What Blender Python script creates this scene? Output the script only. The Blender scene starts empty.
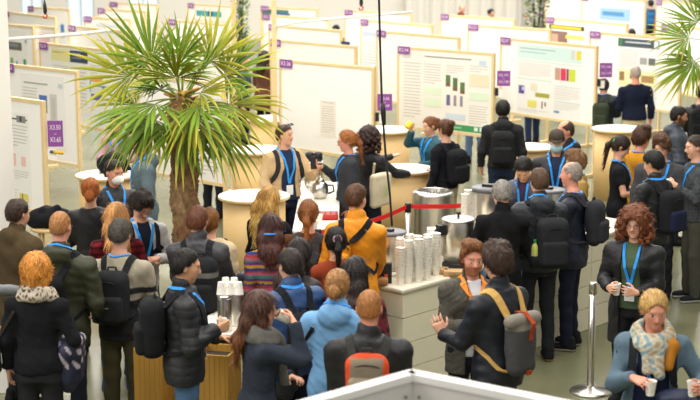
import bpy, math, random
import numpy as np
from mathutils import Vector, Matrix

# ------------------------------------------------------------------ camera, world, lights, exposure
SC = bpy.context.scene
COL = SC.collection
CAM_H, FPX, TILT = 4.07, 1500.0, math.atan(280.0 / 1500.0)
cam_data = bpy.data.cameras.new('camera')
cam = bpy.data.objects.new('camera', cam_data)
COL.objects.link(cam)
cam.location = (0, 0, CAM_H)
cam.rotation_euler = (math.pi / 2 - TILT, 0, 0)
cam_data.sensor_width = 36
cam_data.lens = 36 * FPX / 700
cam_data.clip_end = 300
cam_data.dof.use_dof = True
cam_data.dof.focus_distance = 13.5
cam_data.dof.aperture_fstop = 2.4
SC.camera = cam

world = bpy.data.worlds.new('hall_light')
SC.world = world
world.use_nodes = True
bg = world.node_tree.nodes['Background']
bg.inputs[0].default_value = (1.0, 0.975, 0.94, 1)
bg.inputs[1].default_value = 0.43


def area_light(name, loc, rot, sx, sy, power, col=(1, .955, .885)):
    d = bpy.data.lights.new(name, 'AREA')
    d.shape = 'RECTANGLE'; d.size = sx; d.size_y = sy; d.energy = power; d.color = col
    o = bpy.data.objects.new(name, d)
    o.location = loc; o.rotation_euler = rot
    COL.objects.link(o)
    return o


area_light('ceiling_and_fill_light', (0, 4.5, 8.5), (math.radians(22), 0, 0), 10, 3, 400)  # unseen front fill, added to brighten the counter and foreground
area_light('ceiling_and_fill_light', (0, 11, 8.5), (0, 0, 0), 10, 3, 640)
area_light('ceiling_and_fill_light', (0, 18, 8.5), (0, 0, 0), 14, 3, 1050)
area_light('ceiling_and_fill_light', (0, 28, 8.5), (0, 0, 0), 18, 4, 2300)
area_light('ceiling_and_fill_light', (0, 40, 8.5), (0, 0, 0), 24, 5, 3600)
area_light('left_fill_light', (-9, 7, 7.5), (math.radians(35), math.radians(-48), 0), 5, 3, 560, (1, .97, .92))  # unseen fill lamp added at the left front
SC.view_settings.view_transform = 'Standard'
SC.view_settings.look = 'None'
SC.view_settings.exposure = 0.0
SC.view_settings.gamma = 1.0
SC.view_settings.use_curve_mapping = False

# ------------------------------------------------------------------ small helpers
CT, ST = math.cos(TILT), math.sin(TILT)


def at(px, py, z):
    """world point where the sight line through a picture point meets the height z"""
    u, w = (px - 350.0) / FPX, (200.0 - py) / FPX
    d = Vector((u, CT + w * ST, -ST + w * CT))
    t = (z - CAM_H) / d.z
    return Vector((d.x * t, d.y * t, z))


def lin(c):
    if isinstance(c, str):
        c = c.lstrip('#')
        c = [int(c[i:i + 2], 16) / 255 for i in (0, 2, 4)]
    return tuple(x / 12.92 if x <= .04045 else ((x + .055) / 1.055) ** 2.4 for x in c)


MATS = {}


def material(name, color=None, rough=.6, metal=0, attr=False, bump=0, bscale=60, noise=0, nscale=8, spec=.5,
             trans=0, alpha=1, emit=0, coat=0, sheen=0, stretch=None):
    if name in MATS:
        return MATS[name]
    m = bpy.data.materials.new(name)
    m.use_nodes = True
    nt = m.node_tree
    b = nt.nodes['Principled BSDF']
    b.inputs['Roughness'].default_value = rough
    b.inputs['Metallic'].default_value = metal
    b.inputs['Specular IOR Level'].default_value = spec
    if trans: b.inputs['Transmission Weight'].default_value = trans
    if coat: b.inputs['Coat Weight'].default_value = coat
    if sheen: b.inputs['Sheen Weight'].default_value = sheen
    if alpha < 1: b.inputs['Alpha'].default_value = alpha
    src = None
    def vec(s=1.0):
        if not stretch: return tc.outputs['Object']
        mp = nt.nodes.new('ShaderNodeMapping'); mp.inputs['Scale'].default_value = stretch
        nt.links.new(tc.outputs['Object'], mp.inputs['Vector']); return mp.outputs[0]
    if attr:
        a = nt.nodes.new('ShaderNodeAttribute'); a.attribute_name = 'Col'
        src = a.outputs['Color']
    elif color is not None:
        c = nt.nodes.new('ShaderNodeRGB'); c.outputs[0].default_value = (*lin(color), 1)
        src = c.outputs[0]
    tc = nt.nodes.new('ShaderNodeTexCoord')
    if noise and src:
        n = nt.nodes.new('ShaderNodeTexNoise'); n.inputs['Scale'].default_value = nscale
        n.inputs['Detail'].default_value = 5
        nt.links.new(vec(), n.inputs['Vector'])
        r = nt.nodes.new('ShaderNodeMapRange')
        r.inputs['To Min'].default_value = 1 - noise; r.inputs['To Max'].default_value = 1 + noise
        nt.links.new(n.outputs['Fac'], r.inputs['Value'])
        mx = nt.nodes.new('ShaderNodeVectorMath'); mx.operation = 'SCALE'
        nt.links.new(src, mx.inputs[0]); nt.links.new(r.outputs[0], mx.inputs['Scale'])
        src = mx.outputs[0]
    if src: nt.links.new(src, b.inputs['Base Color'])
    if bump:
        n = nt.nodes.new('ShaderNodeTexNoise'); n.inputs['Scale'].default_value = bscale
        n.inputs['Detail'].default_value = 3
        nt.links.new(vec(), n.inputs['Vector'])
        bp = nt.nodes.new('ShaderNodeBump'); bp.inputs['Strength'].default_value = bump
        bp.inputs['Distance'].default_value = .01
        nt.links.new(n.outputs['Fac'], bp.inputs['Height'])
        nt.links.new(bp.outputs[0], b.inputs['Normal'])
    if emit:
        b.inputs['Emission Color'].default_value = (*lin(color), 1)
        b.inputs['Emission Strength'].default_value = emit
    MATS[name] = m
    return m


CLOTH = material('woven_cloth', rough=.9, attr=True, bump=.5, bscale=22, noise=.12, nscale=14, spec=.2)
KNIT = material('knitted_cloth', rough=.95, attr=True, bump=.5, bscale=160, noise=.15, nscale=40, spec=.15)
SHELL = material('nylon_shell', rough=.55, attr=True, bump=.6, bscale=16, noise=.12, nscale=12, spec=.4)
SKIN = material('skin', rough=.5, attr=True, noise=.06, nscale=20, spec=.4)
HAIR = material('hair', rough=.5, attr=True, bump=.8, bscale=1.0, noise=.55, nscale=1.0, spec=.4, stretch=(120, 120, 22))
PAINT = material('coloured_surface', rough=.55, attr=True, noise=.03)
BAND = material('lanyard_ribbon', rough=.6, attr=True)
STEEL = material('brushed_steel', '#dedad2', rough=.30, metal=1, noise=.08, nscale=5)
DARKPLASTIC = material('black_plastic', '#1b1b1d', rough=.4)
GREYPLASTIC = material('grey_plastic', '#55565a', rough=.4)
WOOD = material('pale_birch_wood', '#e2bf84', rough=.55, noise=.06, nscale=3)
FRAMEWOOD = material('board_edge_wood', '#e8cd98', rough=.5, noise=.08, nscale=6)
WHITEBOARD = material('white_board_face', '#faf7f0', rough=.6, noise=.015, nscale=2)
TABLETOP = material('white_laminate', '#f3eee2', rough=.35)
PAPER = material('white_paper', '#f4f0e6', rough=.7)
PURPLE = material('purple_sign', '#8d4a9a', rough=.5)
PRINTW = material('white_print', '#f6ecf6', rough=.6)
GLASS = material('clear_glass', '#ffffff', rough=.05, trans=1)
CREAM = material('cream_leatherette', '#ebe4c8', rough=.5, bump=.15, bscale=30, noise=.04, nscale=4)


def link(o, parent=None):
    COL.objects.link(o)
    if parent: o.parent = parent
    return o


def tag(o, label=None, cat=None, group=None, kind=None):
    if label: o['label'] = label
    if cat: o['category'] = cat
    if group: o['group'] = group
    if kind: o['kind'] = kind
    return o


def empty(name, loc=(0, 0, 0), rz=0.0):
    o = bpy.data.objects.new(name, None)
    o.empty_display_size = .1
    o.location = loc; o.rotation_euler = (0, 0, rz)
    return link(o)


def from_arrays(name, V, Q, mat, parent=None, cols=None, smooth=True):
    """V (n,3), Q (m,4) quads -> one mesh object"""
    me = bpy.data.meshes.new(name)
    n, m = len(V), len(Q)
    me.vertices.add(n); me.vertices.foreach_set('co', np.asarray(V, np.float32).ravel())
    me.loops.add(m * 4); me.loops.foreach_set('vertex_index', np.asarray(Q, np.int32).ravel())
    me.polygons.add(m)
    me.polygons.foreach_set('loop_start', np.arange(0, m * 4, 4, dtype=np.int32))
    me.polygons.foreach_set('use_smooth', np.full(m, smooth))
    me.update(calc_edges=True)
    if cols is not None:
        a = me.color_attributes.new('Col', 'FLOAT_COLOR', 'POINT')
        c = np.ones((n, 4), np.float32); c[:, :3] = cols
        a.data.foreach_set('color', c.ravel())
    me.materials.append(mat)
    return link(bpy.data.objects.new(name, me), parent)


class MB:
    """collects boxes, tubes, lathes and strips into one mesh"""
    def __init__(s):
        s.v, s.f, s.c, s.sm = [], [], [], []
    def add(s, vs, fs, col=(1, 1, 1), smooth=False, M=None):
        b = len(s.v)
        for p in vs:
            p = Vector(p)
            s.v.append(tuple(M @ p) if M else tuple(p))
        s.f += [tuple(i + b for i in f) for f in fs]
        s.c += [col] * len(vs); s.sm += [smooth] * len(fs)
        return s
    def box(s, c, d, col=(1, 1, 1), M=None):
        x, y, z = c; a, b, e = d[0] / 2, d[1] / 2, d[2] / 2
        vs = [(x + i * a, y + j * b, z + k * e) for i in (-1, 1) for j in (-1, 1) for k in (-1, 1)]
        return s.add(vs, [(0, 1, 3, 2), (4, 6, 7, 5), (0, 4, 5, 1), (2, 3, 7, 6), (0, 2, 6, 4), (1, 5, 7, 3)], col, False, M)
    def rbox(s, c, d, r, col=(1, 1, 1), M=None, seg=3):
        """box with rounded vertical edges and softened top"""
        x, y, z = c; a, b, h = d[0] / 2, d[1] / 2, d[2] / 2
        r = min(r, a * .99, b * .99)
        rings = []
        prof = [(-h, 0)] + [(h - r * .6 + r * .6 * math.sin(t), r * .6 * (1 - math.cos(t))) for t in [0, .5, 1.0, math.pi / 2]]
        for zz, ins in prof:
            ring = []
            for qx, qy, a0 in ((1, 1, 0), (-1, 1, 90), (-1, -1, 180), (1, -1, 270)):
                for k in range(seg + 1):
                    an = math.radians(a0 + 90 * k / seg)
                    ring.append((x + qx * (a - r) + (r - ins) * math.cos(an), y + qy * (b - r) + (r - ins) * math.sin(an), z + zz))
            rings.append(ring)
        n = len(rings[0]); vs = [p for q in rings for p in q]
        fs = [(k * n + i, k * n + (i + 1) % n, (k + 1) * n + (i + 1) % n, (k + 1) * n + i) for k in range(len(rings) - 1) for i in range(n)]
        fs += [tuple(reversed(range(n))), tuple((len(rings) - 1) * n + i for i in range(n))]
        return s.add(vs, fs, col, True, M)
    def lathe(s, prof, c=(0, 0, 0), n=24, col=(1, 1, 1), M=None, cap=True):
        vs = [(c[0] + r * math.cos(2 * math.pi * i / n), c[1] + r * math.sin(2 * math.pi * i / n), c[2] + z) for r, z in prof for i in range(n)]
        fs = [(k * n + i, k * n + (i + 1) % n, (k + 1) * n + (i + 1) % n, (k + 1) * n + i) for k in range(len(prof) - 1) for i in range(n)]
        b = len(s.f)
        s.add(vs, fs, col, True, M)
        if cap:
            o = len(s.v) - len(vs)
            s.f += [tuple(o + i for i in reversed(range(n))), tuple(o + (len(prof) - 1) * n + i for i in range(n))]
            s.sm += [False, False]
        return s
    def tube(s, pts, r, n=8, col=(1, 1, 1), M=None):
        pts = [Vector(p) for p in pts]
        rs = r if isinstance(r, (list, tuple)) else [r] * len(pts)
        vs = []; up = None
        for i, p in enumerate(pts):
            t = (pts[min(i + 1, len(pts) - 1)] - pts[max(i - 1, 0)]).normalized()
            if up is None:
                up = Vector((0, 0, 1)) if abs(t.z) < .9 else Vector((1, 0, 0))
            a = t.cross(up)
            if a.length < 1e-4: a = t.cross(Vector((.3, 1, .2)))
            a.normalize(); b = a.cross(t).normalized(); up = b
            for k in range(n):
                an = 2 * math.pi * k / n
                vs.append(p + rs[i] * (math.cos(an) * a + math.sin(an) * b))
        fs = [(k * n + i, (k + 1) * n + i, (k + 1) * n + (i + 1) % n, k * n + (i + 1) % n) for k in range(len(pts) - 1) for i in range(n)]
        fs += [tuple(range(n)), tuple((len(pts) - 1) * n + i for i in reversed(range(n)))]
        return s.add(vs, fs, col, True, M)
    def ribbon(s, pts, nrm, w, th=.003, col=(1, 1, 1), M=None):
        pts = [Vector(p) for p in pts]; vs = []
        ws = w if isinstance(w, (list, tuple)) else [w] * len(pts)
        for i, p in enumerate(pts):
            t = (pts[min(i + 1, len(pts) - 1)] - pts[max(i - 1, 0)]).normalized()
            n = Vector(nrm[i]); n = (n - t * n.dot(t)).normalized(); b = t.cross(n)
            vs += [p + b * ws[i] / 2, p + b * ws[i] / 2 + n * th, p - b * ws[i] / 2 + n * th, p - b * ws[i] / 2]
        fs = [(k * 4 + i, (k + 1) * 4 + i, (k + 1) * 4 + (i + 1) % 4, k * 4 + (i + 1) % 4) for k in range(len(pts) - 1) for i in range(4)]
        fs += [(0, 1, 2, 3), tuple((len(pts) - 1) * 4 + i for i in (3, 2, 1, 0))]
        return s.add(vs, fs, col, False, M)
    def build(s, name, mat, parent=None):
        me = bpy.data.meshes.new(name)
        me.from_pydata(s.v, [], s.f)
        me.polygons.foreach_set('use_smooth', s.sm)
        a = me.color_attributes.new('Col', 'FLOAT_COLOR', 'POINT')
        c = np.ones((len(s.v), 4), np.float32); c[:, :3] = np.array(s.c)
        a.data.foreach_set('color', c.ravel())
        me.materials.append(mat); me.update()
        return link(bpy.data.objects.new(name, me), parent)


def copy_tree(o, parent=None):
    c = o.copy(); COL.objects.link(c); c.parent = parent
    for ch in list(o.children):
        copy_tree(ch, c)
    return c


def rot_towards(f, up=(0, 0, 1)):
    """matrix whose -Y axis looks along f, Z along up"""
    y = -Vector(f).normalized(); z = Vector(up); x = y.cross(z).normalized(); z = x.cross(y)
    return Matrix((x, y, z)).transposed()


# ------------------------------------------------------------------ implicit surfaces for bodies and clothes
class Vox:
    def __init__(s, lo, hi, v):
        s.lo = np.array(lo, float); s.v = v
        s.n = np.ceil((np.array(hi) - s.lo) / v).astype(int) + 2
        s.F = np.full(s.n, .3, np.float32)
        s.ax = [s.lo[i] + v * np.arange(s.n[i], dtype=np.float32) for i in range(3)]
    def region(s, lo, hi):
        a = np.clip(((np.array(lo) - s.lo) / s.v).astype(int), 0, s.n - 1)
        b = np.clip(((np.array(hi) - s.lo) / s.v).astype(int) + 2, a + 1, s.n)
        sl = tuple(slice(a[i], b[i]) for i in range(3))
        X = s.ax[0][sl[0]][:, None, None]; Y = s.ax[1][sl[1]][None, :, None]; Z = s.ax[2][sl[2]][None, None, :]
        return sl, X, Y, Z
    def blend(s, sl, d, k, sub=False):
        A = s.F[sl]
        if sub:
            s.F[sl] = np.maximum(A, -d); return
        if k > 0:
            h = np.maximum(k - np.abs(A - d), 0)
            s.F[sl] = np.minimum(A, d) - h * h / (4 * k)
        else:
            s.F[sl] = np.minimum(A, d)
    def cone(s, a, b, ra, rb, k=.02, planes=()):
        a = np.array(a, float); b = np.array(b, float); m = max(ra, rb) + k + 3 * s.v
        sl, X, Y, Z = s.region(np.minimum(a, b) - m, np.maximum(a, b) + m)
        d = b - a; L = max(d @ d, 1e-9)
        t = np.clip(((X - a[0]) * d[0] + (Y - a[1]) * d[1] + (Z - a[2]) * d[2]) / L, 0, 1)
        q = np.sqrt((X - a[0] - t * d[0]) ** 2 + (Y - a[1] - t * d[1]) ** 2 + (Z - a[2] - t * d[2]) ** 2) - (ra + (rb - ra) * t)
        for p, n in planes:   # keep the side the normal points away from
            q = np.maximum(q, (X - p[0]) * n[0] + (Y - p[1]) * n[1] + (Z - p[2]) * n[2])
        s.blend(sl, q, k)
    def ell(s, c, r, R=None, k=.02, sub=False):
        c = np.array(c, float); r = np.array(r, float); m = r.max() + k + 3 * s.v
        sl, X, Y, Z = s.region(c - m, c + m)
        X, Y, Z = X - c[0], Y - c[1], Z - c[2]
        if R is not None:
            X, Y, Z = (R[0, 0] * X + R[1, 0] * Y + R[2, 0] * Z, R[0, 1] * X + R[1, 1] * Y + R[2, 1] * Z, R[0, 2] * X + R[1, 2] * Y + R[2, 2] * Z)
        k0 = np.sqrt((X / r[0]) ** 2 + (Y / r[1]) ** 2 + (Z / r[2]) ** 2)
        k1 = np.sqrt((X / r[0] ** 2) ** 2 + (Y / r[1] ** 2) ** 2 + (Z / r[2] ** 2) ** 2) + 1e-6
        s.blend(sl, k0 * (k0 - 1) / k1, k, sub)
    def column(s, secs, t=0, k=.03, z0=None, z1=None, lean=0, zl=1.0):
        """secs: rows of z, rx, ry, cy ; t grows it"""
        S = np.array(secs, float)
        z0 = S[0, 0] if z0 is None else z0; z1 = S[-1, 0] if z1 is None else z1
        mx = S[:, 1].max() + t + k + 3 * s.v; my = S[:, 2].max() + t + k + 3 * s.v
        dy = max(0, (z1 - zl)) * lean
        sl, X, Y, Z = s.region((-mx, S[:, 3].min() - my, z0 - k - .05), (mx, S[:, 3].max() + my + dy, z1 + k + .05))
        zz = Z.ravel()
        rx = np.interp(zz, S[:, 0], S[:, 1])[None, None, :] + t; ry = np.interp(zz, S[:, 0], S[:, 2])[None, None, :] + t
        cy = (np.interp(zz, S[:, 0], S[:, 3]) + np.maximum(zz - zl, 0) * lean)[None, None, :]
        Yc = Y - cy
        k0 = np.sqrt((X / rx) ** 2 + (Yc / ry) ** 2)
        k1 = np.sqrt((X / rx ** 2) ** 2 + (Yc / ry ** 2) ** 2) + 1e-6
        q = np.maximum(k0 * (k0 - 1) / k1, -np.minimum(rx, ry))
        q = np.maximum(q, np.maximum(z0 - Z, Z - z1))
        s.blend(sl, q, k)
    def box(s, c, h, r, R=None, k=.01, sub=False):
        c = np.array(c, float); m = float(np.linalg.norm(h)) + k + 3 * s.v
        sl, X, Y, Z = s.region(c - m, c + m)
        X, Y, Z = X - c[0], Y - c[1], Z - c[2]
        if R is not None:
            X, Y, Z = (R[0, 0] * X + R[1, 0] * Y + R[2, 0] * Z, R[0, 1] * X + R[1, 1] * Y + R[2, 1] * Z, R[0, 2] * X + R[1, 2] * Y + R[2, 2] * Z)
        qx, qy, qz = np.abs(X) - h[0] + r, np.abs(Y) - h[1] + r, np.abs(Z) - h[2] + r
        q = np.sqrt(np.maximum(qx, 0) ** 2 + np.maximum(qy, 0) ** 2 + np.maximum(qz, 0) ** 2) + np.minimum(np.maximum(qx, np.maximum(qy, qz)), 0) - r
        s.blend(sl, q, k, sub)
    def grid(s):
        return s.ax[0][:, None, None], s.ax[1][None, :, None], s.ax[2][None, None, :]
    def cut(s, fn):
        s.F = np.maximum(s.F, fn(*s.grid())).astype(np.float32)
    def ripple(s, amp, f, seed=0, zs=1.0):
        rg = np.random.RandomState(seed)
        X, Y, Z = s.grid(); N = 0
        for i in range(4):
            d = rg.randn(3); d /= np.linalg.norm(d); d *= f * rg.uniform(.7, 1.5) * 6.28; d[2] *= zs
            N = N + np.sin(X * d[0] + rg.uniform(0, 6)) * np.cos(Y * d[1] + Z * d[2] + rg.uniform(0, 6) + X * d[2] * .6)
        s.F = (s.F + amp * N * .6).astype(np.float32)
    def sample(s, p):
        g = (np.asarray(p, float) - s.lo) / s.v
        i = np.clip(g.astype(int), 0, s.n - 2); f = np.clip(g - i, 0, 1)
        r = 0
        for a in (0, 1):
            for b in (0, 1):
                for c in (0, 1):
                    w = (f[0] if a else 1 - f[0]) * (f[1] if b else 1 - f[1]) * (f[2] if c else 1 - f[2])
                    r += w * s.F[i[0] + a, i[1] + b, i[2] + c]
        return float(r)
    def grad(s, p):
        e = 1.5 * s.v; g = []
        for i in range(3):
            q = np.array(p, float); q[i] += e; a = s.sample(q); q[i] -= 2 * e; g.append(a - s.sample(q))
        g = np.array(g); return g / (np.linalg.norm(g) + 1e-9)
    def snap(s, p, off):
        p = np.array(p, float)
        for _ in range(10):
            g = s.grad(p); d = s.sample(p) - off
            p -= g * np.clip(d, -.02, .02)
        return p, s.grad(p)
    def nets(s):
        F = s.F; F[0] = F[-1] = .1; F[:, 0] = F[:, -1] = .1; F[:, :, 0] = F[:, :, -1] = .1
        I = F < 0
        n = np.array(F.shape) - 1
        cnt = np.zeros(n, np.int8)
        for a in (0, 1):
            for b in (0, 1):
                for c in (0, 1):
                    cnt += I[a:a + n[0], b:b + n[1], c:c + n[2]]
        act = (cnt > 0) & (cnt < 8)
        ijk = np.argwhere(act)
        idx = np.full(n, -1, np.int32); idx[act] = np.arange(len(ijk))
        acc = np.zeros((len(ijk), 3)); num = np.zeros(len(ijk))
        cor = {}
        for c in np.ndindex(2, 2, 2):
            q = ijk + c; cor[c] = F[q[:, 0], q[:, 1], q[:, 2]]
        for ax in range(3):
            for o in np.ndindex(2, 2):
                c0 = list(o); c0.insert(ax, 0); c1 = list(c0); c1[ax] = 1
                f0, f1 = cor[tuple(c0)], cor[tuple(c1)]
                m = (f0 < 0) != (f1 < 0)
                t = np.where(m, f0 / np.where(m, f0 - f1, 1), 0)
                P = np.array(c0, float)[None] + t[:, None] * np.eye(3)[ax][None]
                acc += P * m[:, None]; num += m
        V = s.lo + s.v * (ijk + acc / num[:, None])
        Q = []
        for ax in range(3):
            A = np.moveaxis(I, ax, 0)
            sl = (slice(0, -1), slice(1, -1), slice(1, -1))
            a = A[:-1, 1:-1, 1:-1]; b = A[1:, 1:-1, 1:-1]
            ch = np.argwhere(a != b)
            if not len(ch): continue
            ins = a[ch[:, 0], ch[:, 1], ch[:, 2]]
            ia = np.moveaxis(idx, ax, 0)
            i, j, k = ch[:, 0], ch[:, 1] + 1, ch[:, 2] + 1
            q = np.stack([ia[i, j - 1, k - 1], ia[i, j, k - 1], ia[i, j, k], ia[i, j - 1, k]], 1)
            flip = ~ins if ax != 1 else ins
            q[flip] = q[flip][:, ::-1]
            Q.append(q)
        Q = np.concatenate(Q)
        return V, Q[(Q >= 0).all(1)]
    def mesh(s, name, mat, parent, col, M=None, relax=1):
        V, Q = s.nets()
        if len(Q) == 0: return None
        for _ in range(relax):
            S = np.zeros_like(V); N = np.zeros(len(V))
            for a in range(4):
                e0, e1 = Q[:, a], Q[:, (a + 1) % 4]
                for d in range(3):
                    S[:, d] += np.bincount(e0, V[e1, d], len(V)) + np.bincount(e1, V[e0, d], len(V))
                N += np.bincount(e0, minlength=len(V)) + np.bincount(e1, minlength=len(V))
            V = .5 * V + .5 * S / np.maximum(N, 1)[:, None]
        if getattr(s, 'sag', 0):
            V[:, 1] += np.clip(-V[:, 2] - .05, 0, 1) * s.sag
        C = col(V) if callable(col) else np.tile(np.array(col), (len(V), 1))
        if getattr(s, 'post', None): V, Q, C = s.post(V, Q, C)
        if M is not None:
            R = np.array(M.to_3x3()); V = V @ R.T + np.array(M.translation)
        return from_arrays(name, V, Q, mat, parent, C)


def strand_post(style, seed, n0=1500, tie=None):
    """lays tapering locks over a hair surface"""
    def post(V, Q, C):
        rg = np.random.RandomState(seed); n = n0
        N = np.zeros_like(V)
        fn = np.cross(V[Q[:, 2]] - V[Q[:, 0]], V[Q[:, 3]] - V[Q[:, 1]])
        for a in range(4):
            for d in range(3): N[:, d] += np.bincount(Q[:, a], fn[:, d], len(V))
        N /= np.linalg.norm(N, axis=1)[:, None] + 1e-9
        k = rg.randint(0, len(V), n)
        if tie is not None:
            k = k[~((np.abs(V[k][:, 2] - tie) < .045) & (V[k][:, 1] < -.08) & (V[k][:, 2] > tie - .012))]; n = len(k)
        P, n_, c = V[k], N[k], C[k]
        flow = P - np.array([0, -.035, .13])
        low = np.clip((.06 - P[:, 2]) / .10, 0, 1)[:, None] if style in ('long', 'bob', 'wild', 'pony') else np.clip((.0 - P[:, 2]) / .10, 0, 1)[:, None]
        flow = flow / (np.linalg.norm(flow, axis=1)[:, None] + 1e-9) * (1 - low) + np.array([0, 0, -1.]) * low
        if style in ('bun', 'pony'):
            f2 = np.array([0, -.12, .03]) - P; f2 /= np.linalg.norm(f2, axis=1)[:, None] + 1e-9
            up = (P[:, 2] > -.06)[:, None]; flow = np.where(up, f2, flow)
        jit = {'curly': 1.6, 'wild': 1.2, 'full': .55, 'quiff': .5, 'short': .4, 'bob': .4}.get(style, .22)
        flow = flow + rg.randn(n, 3) * jit
        t = flow - n_ * (flow * n_).sum(1)[:, None]; t /= np.linalg.norm(t, axis=1)[:, None] + 1e-9
        b = np.cross(n_, t)
        L0, W0, lift = {'long': (.10, .0060, .004), 'bob': (.06, .0065, .008), 'pony': (.075, .0050, .004), 'bun': (.05, .0045, .002), 'curly': (.035, .0055, .010), 'wild': (.06, .006, .008),
                        'buzz': (.012, .003, .001), 'short': (.026, .0045, .004), 'full': (.036, .0060, .007), 'quiff': (.036, .0055, .007), 'bowl': (.035, .0045, .0025), 'balding': (.022, .004, .002)}[style]
        L = L0 * rg.uniform(.6, 1.3, n)[:, None]; W = W0 * rg.uniform(.7, 1.3, n)[:, None]
        col = np.clip(c * rg.uniform(.55, 1.65, n)[:, None], 0, 1)
        vs = []; R = .105 if style not in ('long',) else .3
        for i in range(4):
            q = i / 3; w = W * (1 - q ** 2 * .85) * .5
            ctr = P + t * L * q + n_ * (.0012 + lift * q ** 1.5 * (1 + 0 * L) - (L * q) ** 2 / (2 * R))
            vs += [ctr - b * w, ctr + b * w]
        nv = len(V); A = np.stack(vs, 1).reshape(-1, 3)
        base = nv + np.arange(n)[:, None] * 8
        qs = np.concatenate([base + np.array([2 * i, 2 * i + 1, 2 * i + 3, 2 * i + 2]) for i in range(3)])
        return np.concatenate([V, A]), np.concatenate([Q, qs]), np.concatenate([C, np.repeat(col, 8, 0)])
    return post


def hashn(P, f, seed=0):
    return np.sin(P[:, 0] * f * 1.3 + seed) * np.sin(P[:, 1] * f * 1.7 + 2 + seed * 2) * np.sin(P[:, 2] * f + 4 + seed)


# ------------------------------------------------------------------ people
TORSO_M = [(.80, .150, .105, -.01), (.88, .158, .112, -.012), (.96, .152, .112, -.01), (1.06, .140, .102, 0), (1.15, .142, .102, .003), (1.27, .163, .115, .005),
           (1.34, .168, .112, 0), (1.39, .150, .098, -.006), (1.43, .118, .080, -.012), (1.47, .078, .064, -.016), (1.50, .062, .058, -.016)]
TORSO_F = [(.80, .158, .108, -.01), (.88, .166, .115, -.014), (.96, .155, .112, -.01), (1.06, .128, .095, 0), (1.15, .128, .095, .003), (1.27, .148, .118, .014),
           (1.34, .152, .108, .006), (1.39, .134, .092, -.004), (1.43, .104, .074, -.012), (1.47, .068, .058, -.016), (1.50, .055, .052, -.016)]
SKINTONE = {'light': '#e0a98c', 'pale': '#ecc0a6', 'tan': '#c98f6c', 'asian': '#d8a27c', 'pink': '#e09a80', 'brown': '#9a6548'}


def unit(v):
    v = np.array(v, float); return v / (np.linalg.norm(v) + 1e-9)


def arm_solve(S, W, a, b, side, pole=None):
    S, W = np.array(S), np.array(W); d = W - S; L = np.linalg.norm(d); u = d / L
    if L > (a + b) * .985:
        W = S + u * (a + b) * .985; L = (a + b) * .985
    x = (a * a - b * b + L * L) / (2 * L); h = math.sqrt(max(a * a - x * x, 0))
    p = np.array(pole if pole is not None else (side * .55, -.6, -.8)); p = p - u * (p @ u); p = unit(p)
    return S + u * x + p * h, W


def hand(V, W, f, n, side, curl, thumb=.5, g=1.0, spread=1.0):
    """palm plus five separate bent fingers; f fingers' direction, n out of the palm"""
    f = unit(f); n = np.array(n, float); n = unit(n - f * (n @ f))
    lat = np.cross(f, n) * side          # towards the thumb
    W = np.array(W)
    fr = .0088 * g
    for o, L, rr in ((.031, .070, 1), (.0105, .078, 1.02), (-.0105, .073, 1), (-.031, .057, .88)):
        kn = W + f * (.088 - abs(o) * .12) * g + lat * o * g * spread
        V.cone(W + f * .012 + lat * o * .55 * g, kn, .0145 * g, .0115 * g, .012)
        p = kn; ang = curl * .55
        for q, m in ((.46, 1), (.30, .92), (.24, .82)):
            dr = math.cos(ang) * f + math.sin(ang) * n + lat * o * 1.6 * (1 - min(curl, 1))
            e = p + unit(dr) * L * q * g
            V.cone(p, e, fr * rr * m * 1.05, fr * rr * m * .95, .003); p = e; ang += curl
    p = W + f * .028 * g + lat * .022 * g
    V.cone(W + f * .01, p, .016 * g, .014 * g, .01)
    for q, (ff, ll, nn) in ((.042, (.55, .75, .25 + .4 * thumb)), (.032, (.8, .35, .2 + .8 * thumb)), (.024, (.85, .05, .2 + .9 * thumb))):
        e = p + unit(f * ff + lat * ll + n * nn) * q * g
        V.cone(p, e, .0108 * g, .0095 * g, .004); p = e


def face_cols(V, Hm, base, spec):
    """natural skin, lips, brows, eyes and beard colours by place on the head"""
    H = np.array(Hm.inverted()); P = V @ H[:3, :3].T + H[:3, 3]
    C = np.tile(np.array(base), (len(V), 1))
    x, y, z = np.abs(P[:, 0]), P[:, 1], P[:, 2]
    hd = (z > -.13) & (z < .14) & (np.abs(P[:, 0]) < .11) & (np.abs(y) < .14)
    w = np.clip(1 - np.sqrt(((x - .042) / .028) ** 2 + ((z + .035) / .028) ** 2), 0, 1) * (y > .04) * hd
    C = C * (1 - w[:, None] * .5) + np.array(lin('#dc8466')) * w[:, None] * .5
    hc = np.array(lin(spec.get('hair_col', '#3a2a20')))
    if spec.get('beard'):
        hb = np.array(lin(spec['beard'])) if isinstance(spec['beard'], str) else hc
        b = hd & (y > -.01) & (z < -.035 + np.clip(.055 - y, 0, .1) * .9) & (z > -.125)
        C[b] = C[b] * .25 + hb * .75
    lip = hd & (y > .07) & (x < .022) & (np.abs(z + .061 - (x / .022) ** 2 * .003) < .0065)
    C[lip] = np.array(lin('#bd7160'))
    br = hd & (y > .055) & (x > .012) & (x < .050) & (np.abs(z - .0265 + ((x - .030) / .02) ** 2 * .0022) < .0042)
    C[br] = hc * .6 + C[br] * .4
    ex, ez = (x - .031), z
    eye = hd & (y > .055) & ((ex / .0155) ** 2 + (ez / .0075) ** 2 < 1)
    C[eye] = np.array(lin('#d9d2c8'))
    ir = eye & (ex ** 2 + ez ** 2 < .0062 ** 2)
    C[ir] = np.array(lin('#2c2018'))
    lash = hd & (y > .055) & (np.abs(ex) < .017) & (np.abs(ez - .0085) < .003)
    C[lash] *= .45
    nos = hd & (y > .1) & (np.abs(x - .008) < .006) & (np.abs(z + .043) < .004)
    C[nos] *= .45
    return C


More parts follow.
